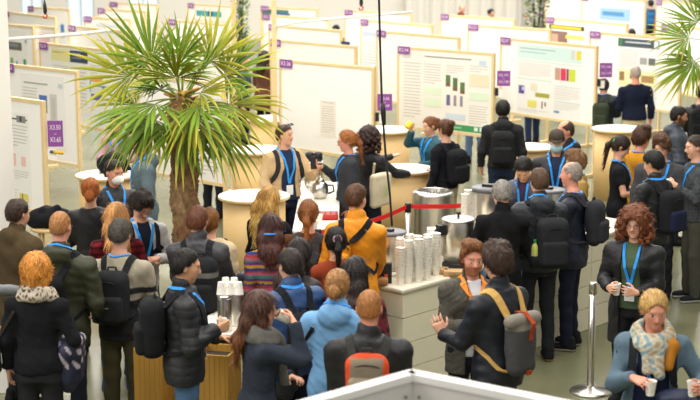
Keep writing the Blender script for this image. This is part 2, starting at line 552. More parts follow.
def head_shape(V, Hm, g, face=True):
    R = np.array(Hm.to_3x3()); T = np.array(Hm.translation)
    w = lambda p: T + R @ (np.array(p, float) * g)
    E = lambda c, r, k=.02, sub=False: V.ell(w(c), np.array(r) * g, R, k, sub)
    E((0, -.014, .030), (.073, .092, .087))
    E((0, .022, -.012), (.063, .072, .088), .03)
    E((0, .034, -.072), (.046, .046, .040), .03)
    V.cone(w((0, .066, -.100)), w((0, .060, -.098)), .017 * g, .017 * g, .025)
    for s in (-1, 1):
        E((s * .076, -.008, -.008), (.010, .019, .031), .008)
        V.cone(w((s * .045, .055, -.02)), w((s * .042, .058, -.045)), .018 * g, .016 * g, .025)
    if face:
        V.cone(w((-.035, .083, .029)), w((.035, .083, .029)), .008 * g, .008 * g, .02)
        for s in (-1, 1):
            V.ell(w((s * .030, .094, .0)), np.array((.014, .012, .010)) * g, R, .0, True)
            E((s * .030, .077, .0), (.0125, .0125, .0115), .002)
            V.cone(w((s * .011, .092, -.036)), w((s * .010, .092, -.038)), .008 * g, .008 * g, .006)
    V.cone(w((0, .088, .012)), w((0, .108, -.030)), .0085 * g, .0125 * g, .010)
    E((0, .083, -.056), (.023, .010, .0065), .006)
    E((0, .082, -.067), (.019, .010, .0065), .004)


def hair_mesh(spec, Hm, g, parent, seed):
    st = spec['hair']; rg = random.Random(seed)
    col = np.array(lin(spec.get('hair_col', '#3a2a20')))
    tip = np.array(lin(spec.get('hair_tip', spec.get('hair_col', '#3a2a20'))))
    v = .0062
    if st == 'none': return
    V = Vox((-.17, -.24, -.50 if st in ('long', 'pony', 'wild') else -.26), (.17, .16, .22), v if st not in ('long', 'wild') else .0075)
    add = {'buzz': .004, 'short': .012, 'balding': .007, 'full': .026, 'bob': .040, 'long': .018, 'pony': .017, 'bun': .014, 'curly': .05, 'wild': .05, 'quiff': .016, 'bowl': .022}[st]
    V.ell((0, -.014, .030), (.073 + add, .092 + add, .087 + add), None, .0)
    V.ell((0, -.02, -.01), (.068 + add, .082 + add * .9, .085), None, .02)
    zn = {'buzz': -.055, 'short': -.06, 'balding': -.06, 'full': -.075, 'quiff': -.06, 'bowl': -.07, 'pony': -.06, 'bun': -.06}.get(st, None)
    if st in ('full', 'quiff'):
        V.ell((0, .045, .118), (.055, .045, .032), None, .03)
        V.ell((.02, -.01, .125), (.06, .07, .025), None, .03)
    fy = .105 if st not in ('bob', 'long', 'curly', 'wild') else .112
    # keep the face, the ears and the neck clear
    def clear(X, Y, Z):
        a = -((np.sqrt((X / (.084 if st not in ('curly', 'wild') else .070)) ** 2 + ((Y - fy) / .098) ** 2 + ((Z + .038) / (.124 if st in ('short', 'buzz', 'quiff', 'pony', 'bun') else .112)) ** 2) - 1) * .08)
        return a
    if st in ('curly', 'wild'):
        sc = spec.get('curl', 1.0)
        for i in range(150):
            th = rg.uniform(0, 6.28); ph = rg.uniform(-.9, 1.4)
            r = (.118 + rg.uniform(0, .014)) * sc
            V.ell((r * math.cos(ph) * math.cos(th), -.02 + r * math.cos(ph) * math.sin(th), .02 + .125 * sc * math.sin(ph)), (.017, .017, .017), None, .008)
        for s in (-1, 1):
            for i in range(46):
                V.ell((s * rg.uniform(.066, .138 * sc), rg.uniform(-.09, .05), rg.uniform(-.155, .02)), (.019, .018, .019), None, .009)
        for i in range(34):
            V.ell((rg.uniform(-.09, .09), rg.uniform(-.145, -.07), rg.uniform(-.16, 0)), (.022, .02, .022), None, .01)
    if st == 'bob':
        for s in (-1, 1):
            V.cone((s * .072, -.015, .03), (s * .078, -.02, -.075), .03, .026, .03)
        V.cone((0, -.075, .03), (0, -.085, -.085), .05, .036, .03)
        V.ell((0, -.05, -.06), (.088, .062, .055), None, .03)
        V.ripple(.003, 9, seed)
    if st == 'long':
        L = spec.get('hair_len', .30)
        for s in (-1, 0, 1):
            V.cone((s * .052, -.05, .02), (s * .070, -.085, -.09), .045, .042, .04)
            V.cone((s * .070, -.085, -.09), (s * .062, -.125, -L * .75), .042, .036, .04)
            V.cone((s * .062, -.125, -L * .75), (s * .035, -.128, -L - .05), .036, .012, .03)
        for s in (-1, 1):
            V.cone((s * .074, .0, .03), (s * .080, .012, -.08), .024, .024, .03)
            V.cone((s * .080, .012, -.08), (s * .095, .03, -L * .7), .024, .016, .03)
    if st == 'pony':
        L = spec.get('hair_len', .22)
        V.ell((0, -.112, .035), (.024, .026, .024), None, .02)
        V.cone((0, -.122, .03), (0, -.150, -.06), .020, .032, .02)
        V.cone((0, -.150, -.06), (0, -.145, -L), .032, .010, .02)
    if st == 'bun':
        z = spec.get('bun_z', .03)
        V.ell((0, -.125, z), (.048, .038, .042), None, .012)
        for i in range(6):
            an = i * 1.05
            V.ell((.026 * math.cos(an), -.14, z + .024 * math.sin(an)), (.02, .016, .016), None, .006)
    V.cut(clear)
    if zn is not None:
        V.cut(lambda X, Y, Z: zn - Z + np.clip(Y + .055, 0, .2) * (1.15 if st != 'full' else .8) - .0 * X) if st not in ('pony', 'bun') else V.cut(
            lambda X, Y, Z: np.minimum(zn - Z + np.clip(Y + .03, 0, .2) * .8, -.12 + 0 * Y + np.clip(Y + .10, 0, .3) * 4 + 0 * X))
        for s in (-1, 1):
            V.ell((s * .088, -.003, -.012), (.024, .024, .036), None, 0, True)
    if st == 'balding':
        V.ell((0, .03, .11), (.066, .085, .062), None, 0, True)
    if st in ('short', 'full', 'bowl', 'quiff', 'bob', 'bun', 'pony', 'long'):
        am = {'short': .0030, 'full': .0050, 'bowl': .0018, 'quiff': .0045, 'bob': .0055, 'bun': .0022, 'pony': .0025, 'long': .0030}[st]
        V.ripple(am, 9, seed, .45); V.ripple(am * .8, 19, seed + 4, .4)
    if st in ('curly', 'wild'):
        V.ripple(.0055, 20, seed)
    th = math.tan(math.radians(min(max(spec.get('nod', 0), -20), 50)))
    def cf(P):
        n = hashn(P, 60, seed)[:, None] * .12 + hashn(P, 140, seed + 3)[:, None] * .10 + np.sin(np.arctan2(P[:, 0], P[:, 2] + .05) * 26 + P[:, 1] * 30)[:, None] * .10
        t = np.clip((-P[:, 2]) / .25, 0, 1)[:, None]
        c = (col * (1 - t) + tip * t) * (1 + n * 1.4)
        if spec.get('hair_tie'):
            pass
        return np.clip(c, 0, 1)
    M = Hm @ Matrix.Scale(g, 4)
    V.sag = th if st in ('long', 'pony', 'wild') else 0
    V.post = strand_post(st, seed, 1300 if spec.get('near', True) else 500, spec.get('tie_z', .03) if spec.get('hair_tie') else None)
    V.mesh('hair', HAIR, parent, cf, M, relax=1)
    if spec.get('hair_tie'):
        tz = spec.get('tie_z', .03); q = MB(); rr = .030 if st == 'pony' else .052
        yc = -.118 if st == 'pony' else -.10
        q.tube([M @ Vector((rr * 1.05 * math.sin(i * .5236), yc + (rr * math.cos(i * .5236) if st != 'pony' else -.0), tz + (0 if st != 'pony' else rr * math.cos(i * .5236)))) for i in range(13)], .009, 6, lin(spec['hair_tie']))
        q.build('hair_tie', PAINT, parent)


def cloth_cols(base, pattern=None, seed=0):
    b = np.array(lin(base))
    def f(P):
        C = np.tile(b, (len(P), 1))
        if pattern: C = pattern(P, C)
        return C
    return f


def person(px, py, face, H=1.75, fem=False, skin='light', hair='short', hair_col='#3a2a20', top='#222428', top2=None, kind='jacket',
           open_=False, hood=False, collar=False, puffy=False, hem=.80, fit=None, short_sleeve=False, pattern=None, mat=None,
           legs='#20222a', legpat=None, shoes='#1c1c1e', sole=None, L=('hang',), R=('hang',), yaw=0, nod=8, tilt=0, lean=0.0, lanyard=True, badge=True,
           glasses=None, mask=None, cap=None, scarf=None, beard=None, w=1.0, fine=None, label='', group=None, stride=.0, sway=0, **kw):
    """one standing person; px,py is the crown of the head in the photograph, H the height in metres"""
    spec = dict(near=at(px, py, H).y < 19, nod=nod - 8, hair=hair, hair_col=hair_col, beard=beard, **kw)
    P0 = at(px, py, H)
    scale_px = FPX / P0.y
    seed = int(px * 7 + py * 13) % 9973
    rg = random.Random(seed)
    root = empty('person', (P0.x, P0.y, 0), -math.radians(face))
    tag(root, label, 'person', group)
    K = H / 1.75
    facing = abs(((face + yaw) % 360) - 180) < 110
    if fine is None: fine = .0075 if facing and scale_px > 95 else .0105
    vc = .0125 if scale_px > 95 else .016
    T = [(a * K, b * w * K, c * K, d * K) for a, b, c, d in (TORSO_F if fem else TORSO_M)]
    ln = math.tan(math.radians(lean)); zl = 1.0 * K
    by = lambda z: max(0, z - zl) * ln
    sx = (.168 if fem else .186) * w * K
    zs = 1.372 * K
    a_, b_ = .275 * K, .25 * K
    g = .97 + (.0 if fem else .03)
    hz = H - .118 * g - .0
    Hm = Matrix.Translation((sway, by(hz) + .018, hz - abs(ln) * .06)) @ Matrix.Rotation(-math.radians(yaw), 4, 'Z') @ Matrix.Rotation(-math.radians(nod), 4, 'X') @ Matrix.Rotation(math.radians(tilt), 4, 'Y')
    # ---- arms
    arms = []; cups = []
    for side, A in ((-1, L), (1, R)):
        S = np.array((side * sx, by(zs) - .008, zs))
        k = A[0]; pole = None; curl = .45; th = .4; spread = 1
        if k == 'hang':
            W = (side * (sx + .075 * K), .03 + .02 * rg.random() + by(zs) * .7, .84 * K); f = (-side * .05, .12, -1); n = (-side, .1, 0); pole = (side * .5, -1, 0)
        elif k == 'hold':      # ('hold', x, y, z) a cup at that place
            c = np.array(A[1:4]) * 1.0
            f = unit((-side * .45, .9, .12)); n = unit((-side, -.45, 0)); curl = .62; th = .8
            W = c - n * .046 - f * .078; cups.append((c, A[4] if len(A) > 4 else 'cup', 0))
        elif k == 'drink':
            c = np.array(Hm @ Vector((side * .012, .150, -.045)))
            f = unit((-side * .85, -.1, .45)); n = unit((-side * .1, -1, -.15)); curl = .55; th = .9
            W = c - n * .045 - f * .08; pole = (side * .35, .1, -1); cups.append((c, A[1] if len(A) > 1 else 'cup', 55))
        elif k == 'point':     # ('point', wrist, f, n, curl)
            W, f, n = A[1], A[2], A[3]; curl = A[4] if len(A) > 4 else .3; th = .15; spread = 1.25
            if len(A) > 5: pole = A[5]
        elif k == 'pocket':
            W = (side * (sx * .86), .13, .93 * K); f = (-side * .3, .2, -1); n = (-side * .3, -1, 0); pole = (side, -.7, 0)
        elif k == 'fold':
            W = (side * .07, .235 + by(1.15), A[1] if len(A) > 1 else 1.10 * K); f = (-side * .9, .35, .1); n = (0, -.3, -1); curl = .55; pole = (side * .8, -.5, -.7)
        elif k == 'front':     # working in front of the body at height z
            z = A[1] if len(A) > 1 else 1.05; r = A[2] if len(A) > 2 else .36
            W = (side * .13, r + by(z), z); f = (-side * .25, 1, -.15); n = (-side * .5, 0, -1); curl = .5
        E, W = arm_solve(S, W, a_, b_, side, pole)
        arms.append((side, S, E, np.array(W), f, n, curl, th, spread, k))
    # ---- legs
    hip, kne, ank = .92 * K, .50 * K, .085 * K
    LG = []
    for side in (-1, 1):
        dy = side * stride
        LG.append((side, (side * .085 * K, -.01, hip), (side * .098 * K, dy * .55 + .012, kne), (side * .108 * K, dy - .02, ank)))
    # ---- body
    reach = max(.30, max(a[3][1] for a in arms) + .22)
    wide = max(.36, max(abs(a[3][0]) for a in arms) + .2, max(abs(a[2][0]) for a in arms) + .12)
    top_z = max(H + .06, max(a[3][2] for a in arms) + .22)
    V = Vox((-wide, -.26, -.01), (wide, max(reach, by(H) + .26), top_z), fine)
    V.column(T, -.010, .02, lean=ln, zl=zl)
    hb = Hm @ Vector((0, -.012, -.06))
    V.cone((0, by(1.43 * K) - .012, 1.43 * K), hb, .056 * (.9 if fem else 1), .052 * (.88 if fem else 1), .03)
    head_shape(V, Hm, g, facing)
    for side, S, E, W, f, n, curl, th, spread, k in arms:
        V.cone(S, E, .040, .036, .02); V.cone(E, W, .037, .025, .015)
        if k != 'pocket': hand(V, W, f, n, side, curl, th, 1.0 if not fem else .93, spread)
    for side, h, kn, an in LG:
        V.cone(h, kn, .072, .050, .03); V.cone(kn, an, .050, .034, .02)
        V.cone((an[0], an[1] - .02, .05), (an[0] + side * .012, an[1] + .13, .045), .032, .028, .02)
    sk = lin(SKINTONE[skin])
    V.mesh('body', SKIN, root, lambda P: face_cols(P, Hm @ Matrix.Scale(g, 4), sk, spec), relax=1)
    # ---- hair
    if cap is None:
        hair_mesh(spec, Hm, g, root, seed)
    else:
        hair_mesh(dict(hair='short', hair_col=hair_col), Hm, g, root, seed)
        c = MB()
        prof = [(.098, .015), (.100, .05), (.096, .085), (.08, .115), (.05, .132), (.01, .138)]
        Mx = Hm @ Matrix.Diagonal((.88, 1.06, 1, 1))
        c.lathe(prof, (0, -.012, 0), 24, lin(cap), Mx)
        c.add([(x * .07, y, z) for x, y, z in [(-1, .06, .035), (-.75, .135, .03), (0, .17, .028), (.75, .135, .03), (1, .06, .035), (-1, .06, .045), (-.75, .135, .037), (0, .17, .035), (.75, .135, .037), (1, .06, .045)]],
              [(0, 1, 2, 3, 4), (9, 8, 7, 6, 5), (0, 5, 6, 1), (1, 6, 7, 2), (2, 7, 8, 3), (3, 8, 9, 4)], lin(cap), True, Hm)
        c.build('cap', CLOTH, root)
    # ---- legs clothing
    if legs:
        V = Vox((-.27, -.30, .02), (.27, .32, 1.06 * K), vc)
        V.column([r for r in T if r[0] < 1.08 * K], .006, .03, lean=ln, zl=zl)
        for side, h, kn, an in LG:
            V.cone(h, kn, .094, .068, .03); V.cone(kn, (an[0], an[1] + .01, .06), .068, .058, .02)
        V.ripple(.005, 4.2, seed + 5, 1.8)
        V.cut(lambda X, Y, Z: .045 - Z + 0 * X + 0 * Y)
        V.mesh('trousers', CLOTH, root, cloth_cols(legs, legpat), relax=1)
        for side, h, kn, an in LG:
            S = Vox((an[0] - .09, an[1] - .13, -.02), (an[0] + .09, an[1] + .24, .16), .009)
            S.cone((an[0], an[1] - .045, .045), (an[0] + side * .010, an[1] + .14, .030), .046, .043, .02)
            S.cone((an[0], an[1] - .035, .05), (an[0], an[1] - .03, .11), .042, .045, .02)
            S.cut(lambda X, Y, Z: .002 - Z + 0 * X + 0 * Y)
            sc = np.array(lin(sole or shoes)); bc = np.array(lin(shoes))
            S.mesh('shoe', CLOTH, root, lambda P: np.where((P[:, 2] < .026)[:, None], sc, bc), relax=1)
    # ---- clothes
    t = fit if fit is not None else {'jacket': .030, 'sweater': .016, 'tshirt': .010, 'shirt': .014, 'coat': .034}[kind]
    m = mat or {'jacket': SHELL, 'sweater': KNIT, 'tshirt': CLOTH, 'shirt': CLOTH, 'coat': CLOTH}[kind]

    def garment(t, hemz, sleeves, hood, collar, ripple, seed, cutfront=None, puffy=False):
        zh = hemz * K
        lowz = min(zh, .8 * K)
        V = Vox((-wide, -.34, min(zh, zh) - .04), (wide, max(reach, .3 + by(1.5)), (top_z if not collar else top_z)), vc)
        TT = [(zh - .01, T[0][1] * 1.02, T[0][2] * 1.02, T[0][3])] + [r for r in T if r[0] > zh + .02] if zh < T[0][0] else T
        TT = [r if r[0] > 1.02 * K or t < .012 else (r[0], r[1] + .006, r[2] + .006, r[3]) for r in TT]
        V.column(TT, t, .03, z1=1.475 * K, lean=ln, zl=zl)
        for side, S, E, W, f, n, curl, th, sp, k in arms:
            V.cone(S, E, .048 + t * .8, .043 + t * .6, .05)
            V.cone((S[0] * .45, S[1], S[2] + .035 * K), S, .04 + t * .6, .040 + t * .8, .04)
            if sleeves == 'short':
                pass
            elif k == 'pocket':
                V.cone(E, W, .045 + t * .6, .04 + t * .4, .02)
            else:
                u = unit(W - E)
                V.cone(E, W + u * .01, .044 + t * .6, .032 + t * .45, .02, planes=[(W + u * .004, u)])
        if sleeves == 'short':
            pass
        if hood:
            V.ell((0, -.105 + by(1.44), 1.445 * K), (.115, .065, .085), None, .03)
            V.ell((0, -.06 + by(1.5), 1.475 * K), (.10, .075, .045), None, .03)
        if collar or hood:
            V.cone((0, by(1.46) - .012, 1.45 * K), (0, by(1.5) - .006, 1.505 * K), .082, .076, .02)
        V.ripple(ripple, 3.4, seed, 1.3)
        V.ripple(ripple * .45, 8.5, seed + 9, 2.2)
        if puffy:
            X, Y, Z = V.grid()
            V.F = (V.F + .006 * (np.abs(np.cos(Z * math.pi / .062)) < .28) * 1.0 - .003).astype(np.float32)
        if collar or hood:   # opening at the neck
            V.ell((0, .035 + by(1.5), 1.535 * K), (.062, .075, .060), None, 0, True)
        else:
            V.ell((0, .015 + by(1.5), 1.525 * K), (.078, .080, .062), None, 0, True)
        if short_sleeve and sleeves == 'short':
            for side, S, E, W, *_ in arms:
                u = unit(E - S); c = S + u * a_ * .62
                sl, X, Y, Z = V.region(np.minimum(c, E) - .10, np.maximum(c, E) + .10)
                d = (X - c[0]) * u[0] + (Y - c[1]) * u[1] + (Z - c[2]) * u[2]
                r = np.sqrt((X - E[0]) ** 2 + (Y - E[1]) ** 2 + (Z - E[2]) ** 2)
                near = np.where(np.abs(X) > sx * .93, d, -1)
                V.F[sl] = np.maximum(V.F[sl], near)
        if cutfront:
            w0, w1 = cutfront
            def cf(X, Y, Z):
                wd = w0 + (w1 - w0) * np.clip((1.45 * K - Z) / (.6 * K), 0, 1)
                q = np.minimum(wd - np.abs(X), Y - .03 - np.maximum(Z - zl, 0) * ln)
                q = np.minimum(q, (T[5][2] + t + .06 + np.maximum(Z - zl, 0) * ln) - Y)
                return np.minimum(q, Z * 0 + .05)
            V.cut(cf)
        V.cut(lambda X, Y, Z: zh - Z + 0 * X + 0 * Y)
        return V
    inner = None
    if open_:
        inner = garment(.012, .88, 'short', False, False, .001, seed + 2)
        inner.mesh('shirt', CLOTH, root, cloth_cols(top2 or '#dddddd'), relax=1)
    G = garment(t, hem, 'short' if short_sleeve else 'long', hood, collar, .0080 if kind != 'tshirt' else .003, seed, (.045, .085) if open_ is True else (open_ or None), puffy)
    gname = {'jacket': 'jacket', 'sweater': 'sweater', 'tshirt': 't_shirt', 'shirt': 'shirt', 'coat': 'coat'}[kind]
    ref = G if not open_ else None
    F0 = G.F.copy()
    G.mesh(gname, m, root, cloth_cols(top, pattern), relax=1)
    G.F = F0
    if open_:   # surface for straps and ribbons is the union of both
        Hh = Vox(G.lo, G.lo + (G.n - 2) * G.v, G.v); Hh.n = G.n; Hh.F = G.F.copy()
        Hh.column(T, .016, 0, z1=1.475 * K, lean=ln, zl=zl)
        ref = Hh
    # ---- lanyard
    if lanyard:
        lc = lin(lanyard if isinstance(lanyard, str) else '#2596ee')
        pts = [(0, -.088, 1.478), (.045, -.072, 1.485), (.080, -.02, 1.478), (.078, .05, 1.43), (.060, .10, 1.36), (.040, .13, 1.26), (.018, .14, 1.15), (.004, .14, 1.09)]
        pts = [(-x, y, z) for x, y, z in reversed(pts)] + pts[1:]
        Q, Nn = [], []
        for x, y, z in pts:
            p, nrm = ref.snap((x * K, y + by(z * K), z * K), .006)
            Q.append(p); Nn.append(nrm)
        lb = MB(); lb.ribbon(Q, Nn, kw.get('lan_w', .024), .004, lc)
        lo = lb.build('lanyard', BAND, root)
        if badge:
            p, nrm = ref.snap((0, .16 + by(1.04), 1.02 * K), .010)
            b2 = MB(); b2.box((0, 0, 0), (.085, .004, .115), lin('#eef0f2'), Matrix.Translation(Vector(p)))
            b2.build('name_badge', PAINT, lo)
    # ---- small wear
    if glasses:
        gb = MB()
        for s in (-1, 1):
            ring = [Hm @ Vector(((s * .032 + .021 * math.cos(a)) * g, (.104 - .004 * abs(math.cos(a))) * g, (.001 + .016 * math.sin(a)) * g)) for a in [i * 6.2832 / 12 for i in range(13)]]
            gb.tube(ring, .0018, 5, lin(glasses))
            gb.tube([Hm @ Vector((s * .053, .1, .006)), Hm @ Vector((s * .08, .05, .006)), Hm @ Vector((s * .085, -.01, 0))], .0018, 5, lin(glasses))
        gb.tube([Hm @ Vector((-.011, .106, .004)), Hm @ Vector((.011, .106, .004))], .0018, 5, lin(glasses))
        gb.build('glasses', PAINT, root)
    if kw.get('sunglasses'):
        gb = MB()
        for s in (-1, 1):
            gb.lathe([(.001, 0), (.024, .002), (.024, .006), (.001, .008)], (0, 0, 0), 12, lin('#15151a'), Hm @ Matrix.Translation((s * .032, .078, .122)) @ Matrix.Rotation(-.6, 4, 'X'))
            gb.tube([Hm @ Vector((s * .055, .075, .12)), Hm @ Vector((s * .09, .0, .07))], .003, 5, lin('#15151a'))
        gb.build('sunglasses', PAINT, root)
    if mask:
        mv = Vox((-.1, -.02, -.14), (.1, .16, .04), .006)
        if mask == 'cup':
            mv.ell((0, .062, -.055), (.062, .066, .056), None, .0); mv.cone((0, .09, -.02), (0, .12, -.055), .02, .022, .02)
        else:
            mv.ell((0, .050, -.055), (.071, .066, .060), None, .0)
        mv.cut(lambda X, Y, Z: .045 - Y + np.abs(X) * .0 + 0 * Z)
        mc = np.array(lin('#f1efe8' if mask == 'cup' else '#a9cfd6'))
        mv.mesh('face_mask', CLOTH, root, lambda P: np.tile(mc, (len(P), 1)), Hm @ Matrix.Scale(g, 4))
        for s in (-1, 1):
            lp = MB(); lp.tube([Hm @ Vector((s * .066, .05, -.035)), Hm @ Vector((s * .083, .0, .012)), Hm @ Vector((s * .084, -.02, .0))], .0016, 4, mc)
            lp.build('ear_loop', PAINT, root)
    if scarf:
        sv = Vox((-.22, -.2, 1.08 * K), (.22, .30, 1.58 * K), .011)
        for i in range(14):
            an = i * 6.283 / 14
            an2 = (i + 1) * 6.283 / 14
            q = lambda a, r, z: (r * math.sin(a), by(1.45) + .01 + r * .92 * math.cos(a), z * K - .035 * math.cos(a))
            sv.cone(q(an, .098, 1.475), q(an2, .098, 1.475), .036, .038, .02)
            sv.cone(q(an, .118, 1.43), q(an2, .118, 1.43), .034, .036, .02)
        if scarf.get('drop', 1):
            sv.cone((-.02, .125, 1.40 * K), (-.045, .165, scarf.get('low', 1.20) * K), .05, .035, .03)
            sv.cone((.03, .125, 1.40 * K), (.04, .165, (scarf.get('low', 1.20) + .03) * K), .045, .035, .03)
        sv.ripple(.005, 7, seed)
        sv.ell((0, by(1.5) - .01, 1.50 * K), (.066, .066, .12), None, 0, True)
        sv.mesh('scarf', CLOTH, root, cloth_cols(scarf['col'], scarf.get('pattern')), relax=1)
    root['_K'] = K
    return dict(root=root, ref=ref, K=K, w=w, by=by, cups=cups, arms=arms, Hm=Hm, t=t, px=px, face=face, H=H, sx=sx)


def W_of(p):
    return Matrix.Translation(p['root'].location) @ Matrix.Rotation(p['root'].rotation_euler.z, 4, 'Z')


def backpack(p, col, label, col2=None, strap=None, size=(.30, .17, .44), z=1.20, pattern=None, strapw=.055, roll=False, bottle=False, mark=None, group=None, dx=0, mat=None, single=None, sag=0):
    """backpack worn by person p: main bag, front pocket, shoulder straps, carry handle"""
    K, ref, by = p['K'], p['ref'], p['by']
    root = empty('backpack', p['root'].location, p['root'].rotation_euler.z)
    tag(root, label, 'backpack', group)
    zc = z * K; h = size[2] / 2; wd = size[0] / 2; dp = size[1] / 2
    back, _ = ref.snap((dx, -.22, zc), .0)
    back2, _ = ref.snap((dx, -.22, zc + h * .7), .0)
    yb = min(back[1], back2[1]) - dp - .004
    c1, c2 = lin(col), lin(col2 or col)
    mt = mat or CLOTH
    V = Vox((-.3, yb - .22, zc - h - .08), (.3, yb + .2, zc + h + .12), .0105)
    V.box((dx, yb, zc), (wd, dp, h), .075, None, .0)
    V.box((dx, yb + .02, zc + h * .35), (wd * .9, dp * .85, h * .66), .07, None, .05)
    if roll:
        V.cone((dx - wd * .95, yb - .01, zc + h + .0), (dx + wd * .95, yb - .01, zc + h + .0), .052, .052, .02)
    V.ripple(.003, 5, int(p['px']), 1)
    cc = np.array(c1)
    V.mesh('main_compartment', mt, root, (lambda P: pattern(P, np.tile(cc, (len(P), 1)), zc, h, dx)) if pattern else (lambda P: np.tile(cc, (len(P), 1))), relax=1)
    V2 = Vox((-.3, yb - dp - .12, zc - h - .05), (.3, yb, zc + h), .0105)
    if not roll:
        V2.box((dx, yb - dp + .005, zc - h * .34), (wd * .84, .045, h * .50), .035, None, 0)
        V2.ripple(.002, 6, 3)
        cc2 = np.array(c2)
        V2.mesh('front_pocket', mt, root, lambda P: np.tile(cc2, (len(P), 1)), relax=1)
        zb = MB()
        zb.tube([(dx + wd * .78 * math.sin(a), yb - dp - .006 + .03 * abs(math.sin(a)) ** 3, zc + h * .28 + h * .42 * math.cos(a)) for a in [i * .2 - 1.5 for i in range(16)]], .0035, 5, lin('#0e0e10'))
        zb.build('zip', PAINT, root)
    else:
        fb = MB()
        ys = yb - dp - .012
        fb.ribbon([(dx, yb + .05, zc + h + .045), (dx, yb - .03, zc + h + .056), (dx, ys - .03, zc + h - .01), (dx, ys - .006, zc + h * .55), (dx, ys - .004, zc + h * .35)],
                  [(0, 0, 1), (0, -.2, 1), (0, -1, .3), (0, -1, 0), (0, -1, 0)], .035, .006, lin('#a8431f'))
        fb.build('leather_flap_strap', CLOTH, root)
        tb = MB(); tb.box((dx, ys + .002, zc - h * .82), (.05, .008, .03), lin('#a8431f')); tb.build('leather_patch', CLOTH, root)
    sc = lin(strap or col)
    for s in ((-1, 1) if not single else (single,)):
        pts = [(s * .09 + dx * .5, -.15, 1.37), (s * .105, -.09, 1.45), (s * .115, -.02, 1.475), (s * .122, .06, 1.43), (s * .128, .12, 1.34), (s * .140, .13, 1.24),
               (s * .165, .10, 1.14), (s * .185, .02, 1.08), (s * .165, -.08, 1.04), (s * .12, -.14, zc / K - h * .75)]
        Q, N = [], []
        for x, y, zz in pts:
            q, nr = ref.snap((x * p['w'] * K, y + by(zz * K), zz * K), .004)
            Q.append(Vector(q)); N.append(Vector(nr))
        Q.append(Vector((s * wd * .7 + dx, yb + dp * .5, zc - h * .8))); N.append(Vector((0, 0, -1)))
        Q.insert(0, Vector((s * .07 + dx, yb + dp * .3, zc + h * .78))); N.insert(0, Vector((0, 0, 1)))
        # smooth in between
        QQ, NN = [], []
        for i in range(len(Q) - 1):
            QQ += [Q[i], (Q[i] + Q[i + 1]) / 2]; NN += [N[i], (N[i] + N[i + 1]).normalized()]
        QQ.append(Q[-1]); NN.append(N[-1])
        QQ = [QQ[0]] + [(QQ[i - 1] + 2 * QQ[i] + QQ[i + 1]) / 4 for i in range(1, len(QQ) - 1)] + [QQ[-1]]
        sm = MB()
        nq = len(QQ)
        sm.ribbon(QQ, NN, [strapw if i < nq * .62 else strapw * .5 for i in range(nq)], .010, sc)
        sm.build('shoulder_strap', CLOTH, root)
    hb = MB()
    hb.tube([(dx - .04, yb + dp * .5, zc + h - .02), (dx - .03, yb + dp * .3, zc + h + .035), (dx + .03, yb + dp * .3, zc + h + .035), (dx + .04, yb + dp * .5, zc + h - .02)], .008, 6, sc)
    hb.build('carry_handle', CLOTH, root)
    if mark:
        mb = MB(); mb.box((dx + mark[1], yb - dp - .045 if not roll else yb - dp - .01, zc + mark[2]), (mark[3], .006, mark[4]), lin(mark[0])); mb.build('trim_patch', PAINT, root)
    if bottle:
        b = MB(); bc = (dx - wd - .02, yb, zc - h * .25)
        b.lathe([(.030, -.10), (.033, -.09), (.033, .03), (.026, .05), (.012, .07), (.012, .078)], bc, 16, lin('#c9cf6a'))
        bo = b.build('drink_bottle', PAINT, None)
        bo.location = p['root'].location; bo.rotation_euler.z = p['root'].rotation_euler.z
        tag(bo, 'small yellow-green drink bottle with green cap in backpack side pocket', 'bottle')
        b = MB(); b.lathe([(.015, .078), (.016, .08), (.016, .10), (.014, .102)], bc, 12, lin('#1d8a3c')); b.build('bottle_cap', PAINT, bo)
        v = MB(); v.rbox((dx - wd - .02, yb, zc - h * .25 - .10), (.078, .078, .11), .02, c1); v.build('side_pocket', CLOTH, root)
    root['yb'] = yb
    return root


CUPMESH = {}


def cup_mesh(kind):
    if kind in CUPMESH: return CUPMESH[kind]
    b = MB()
    w = lin('#f8f4ea')
    if kind == 'cup':
        b.lathe([(.026, 0), (.038, .092), (.0395, .096), (.0385, .097), (.036, .090), (.025, .004)], (0, 0, 0), 20, w, None, False)
        b.lathe([(.001, .003), (.026, .003)], (0, 0, 0), 20, w, None, False)
        b.lathe([(.001, .080), (.0345, .080)], (0, 0, 0), 20, lin('#5a3a22'), None, False)
        for i in range(9):
            a = i * 2.4; z = .02 + (i * .37 % 1) * .055; r = .0262 + z * .13
            b.box((r * math.cos(a), r * math.sin(a), z), (.004, .004, .008), lin('#b3aca0'))
    elif kind == 'stackcup':
        b.lathe([(.026, 0), (.038, .092), (.0400, .094), (.0400, .098), (.037, .097), (.034, .06)], (0, 0, 0), 14, w, None, False)
        b.lathe([(.001, .002), (.026, .001)], (0, 0, 0), 14, w, None, False)
        for i in range(1):
            a = i * 2.1; b.box((.0378 * math.cos(a), .0378 * math.sin(a), .075), (.005, .005, .008), lin('#b9b2a4'))
    elif kind == 'glass':
        b.lathe([(.024, 0), (.033, .12), (.034, .12), (.032, .117), (.023, .004)], (0, 0, 0), 16, (1, 1, 1), None, False)
    elif kind == 'lidcup':
        b.lathe([(.028, 0), (.038, .085)], (0, 0, 0), 18, lin('#c99a62'))
        b.lathe([(.0395, .085), (.0395, .093), (.033, .10), (.001, .10)], (0, 0, 0), 18, lin('#3a2a20'))
    o = b.build('paper_cup', PAINT if kind != 'glass' else GLASS)
    CUPMESH[kind] = o.data
    bpy.data.objects.remove(o)
    return CUPMESH[kind]


def cup_at(M, kind, label, tilt=0, name='paper_cup', group=None):
    o = bpy.data.objects.new(name, cup_mesh(kind))
    o.matrix_world = M
    link(o)
    tag(o, label, 'cup', group)
    return o


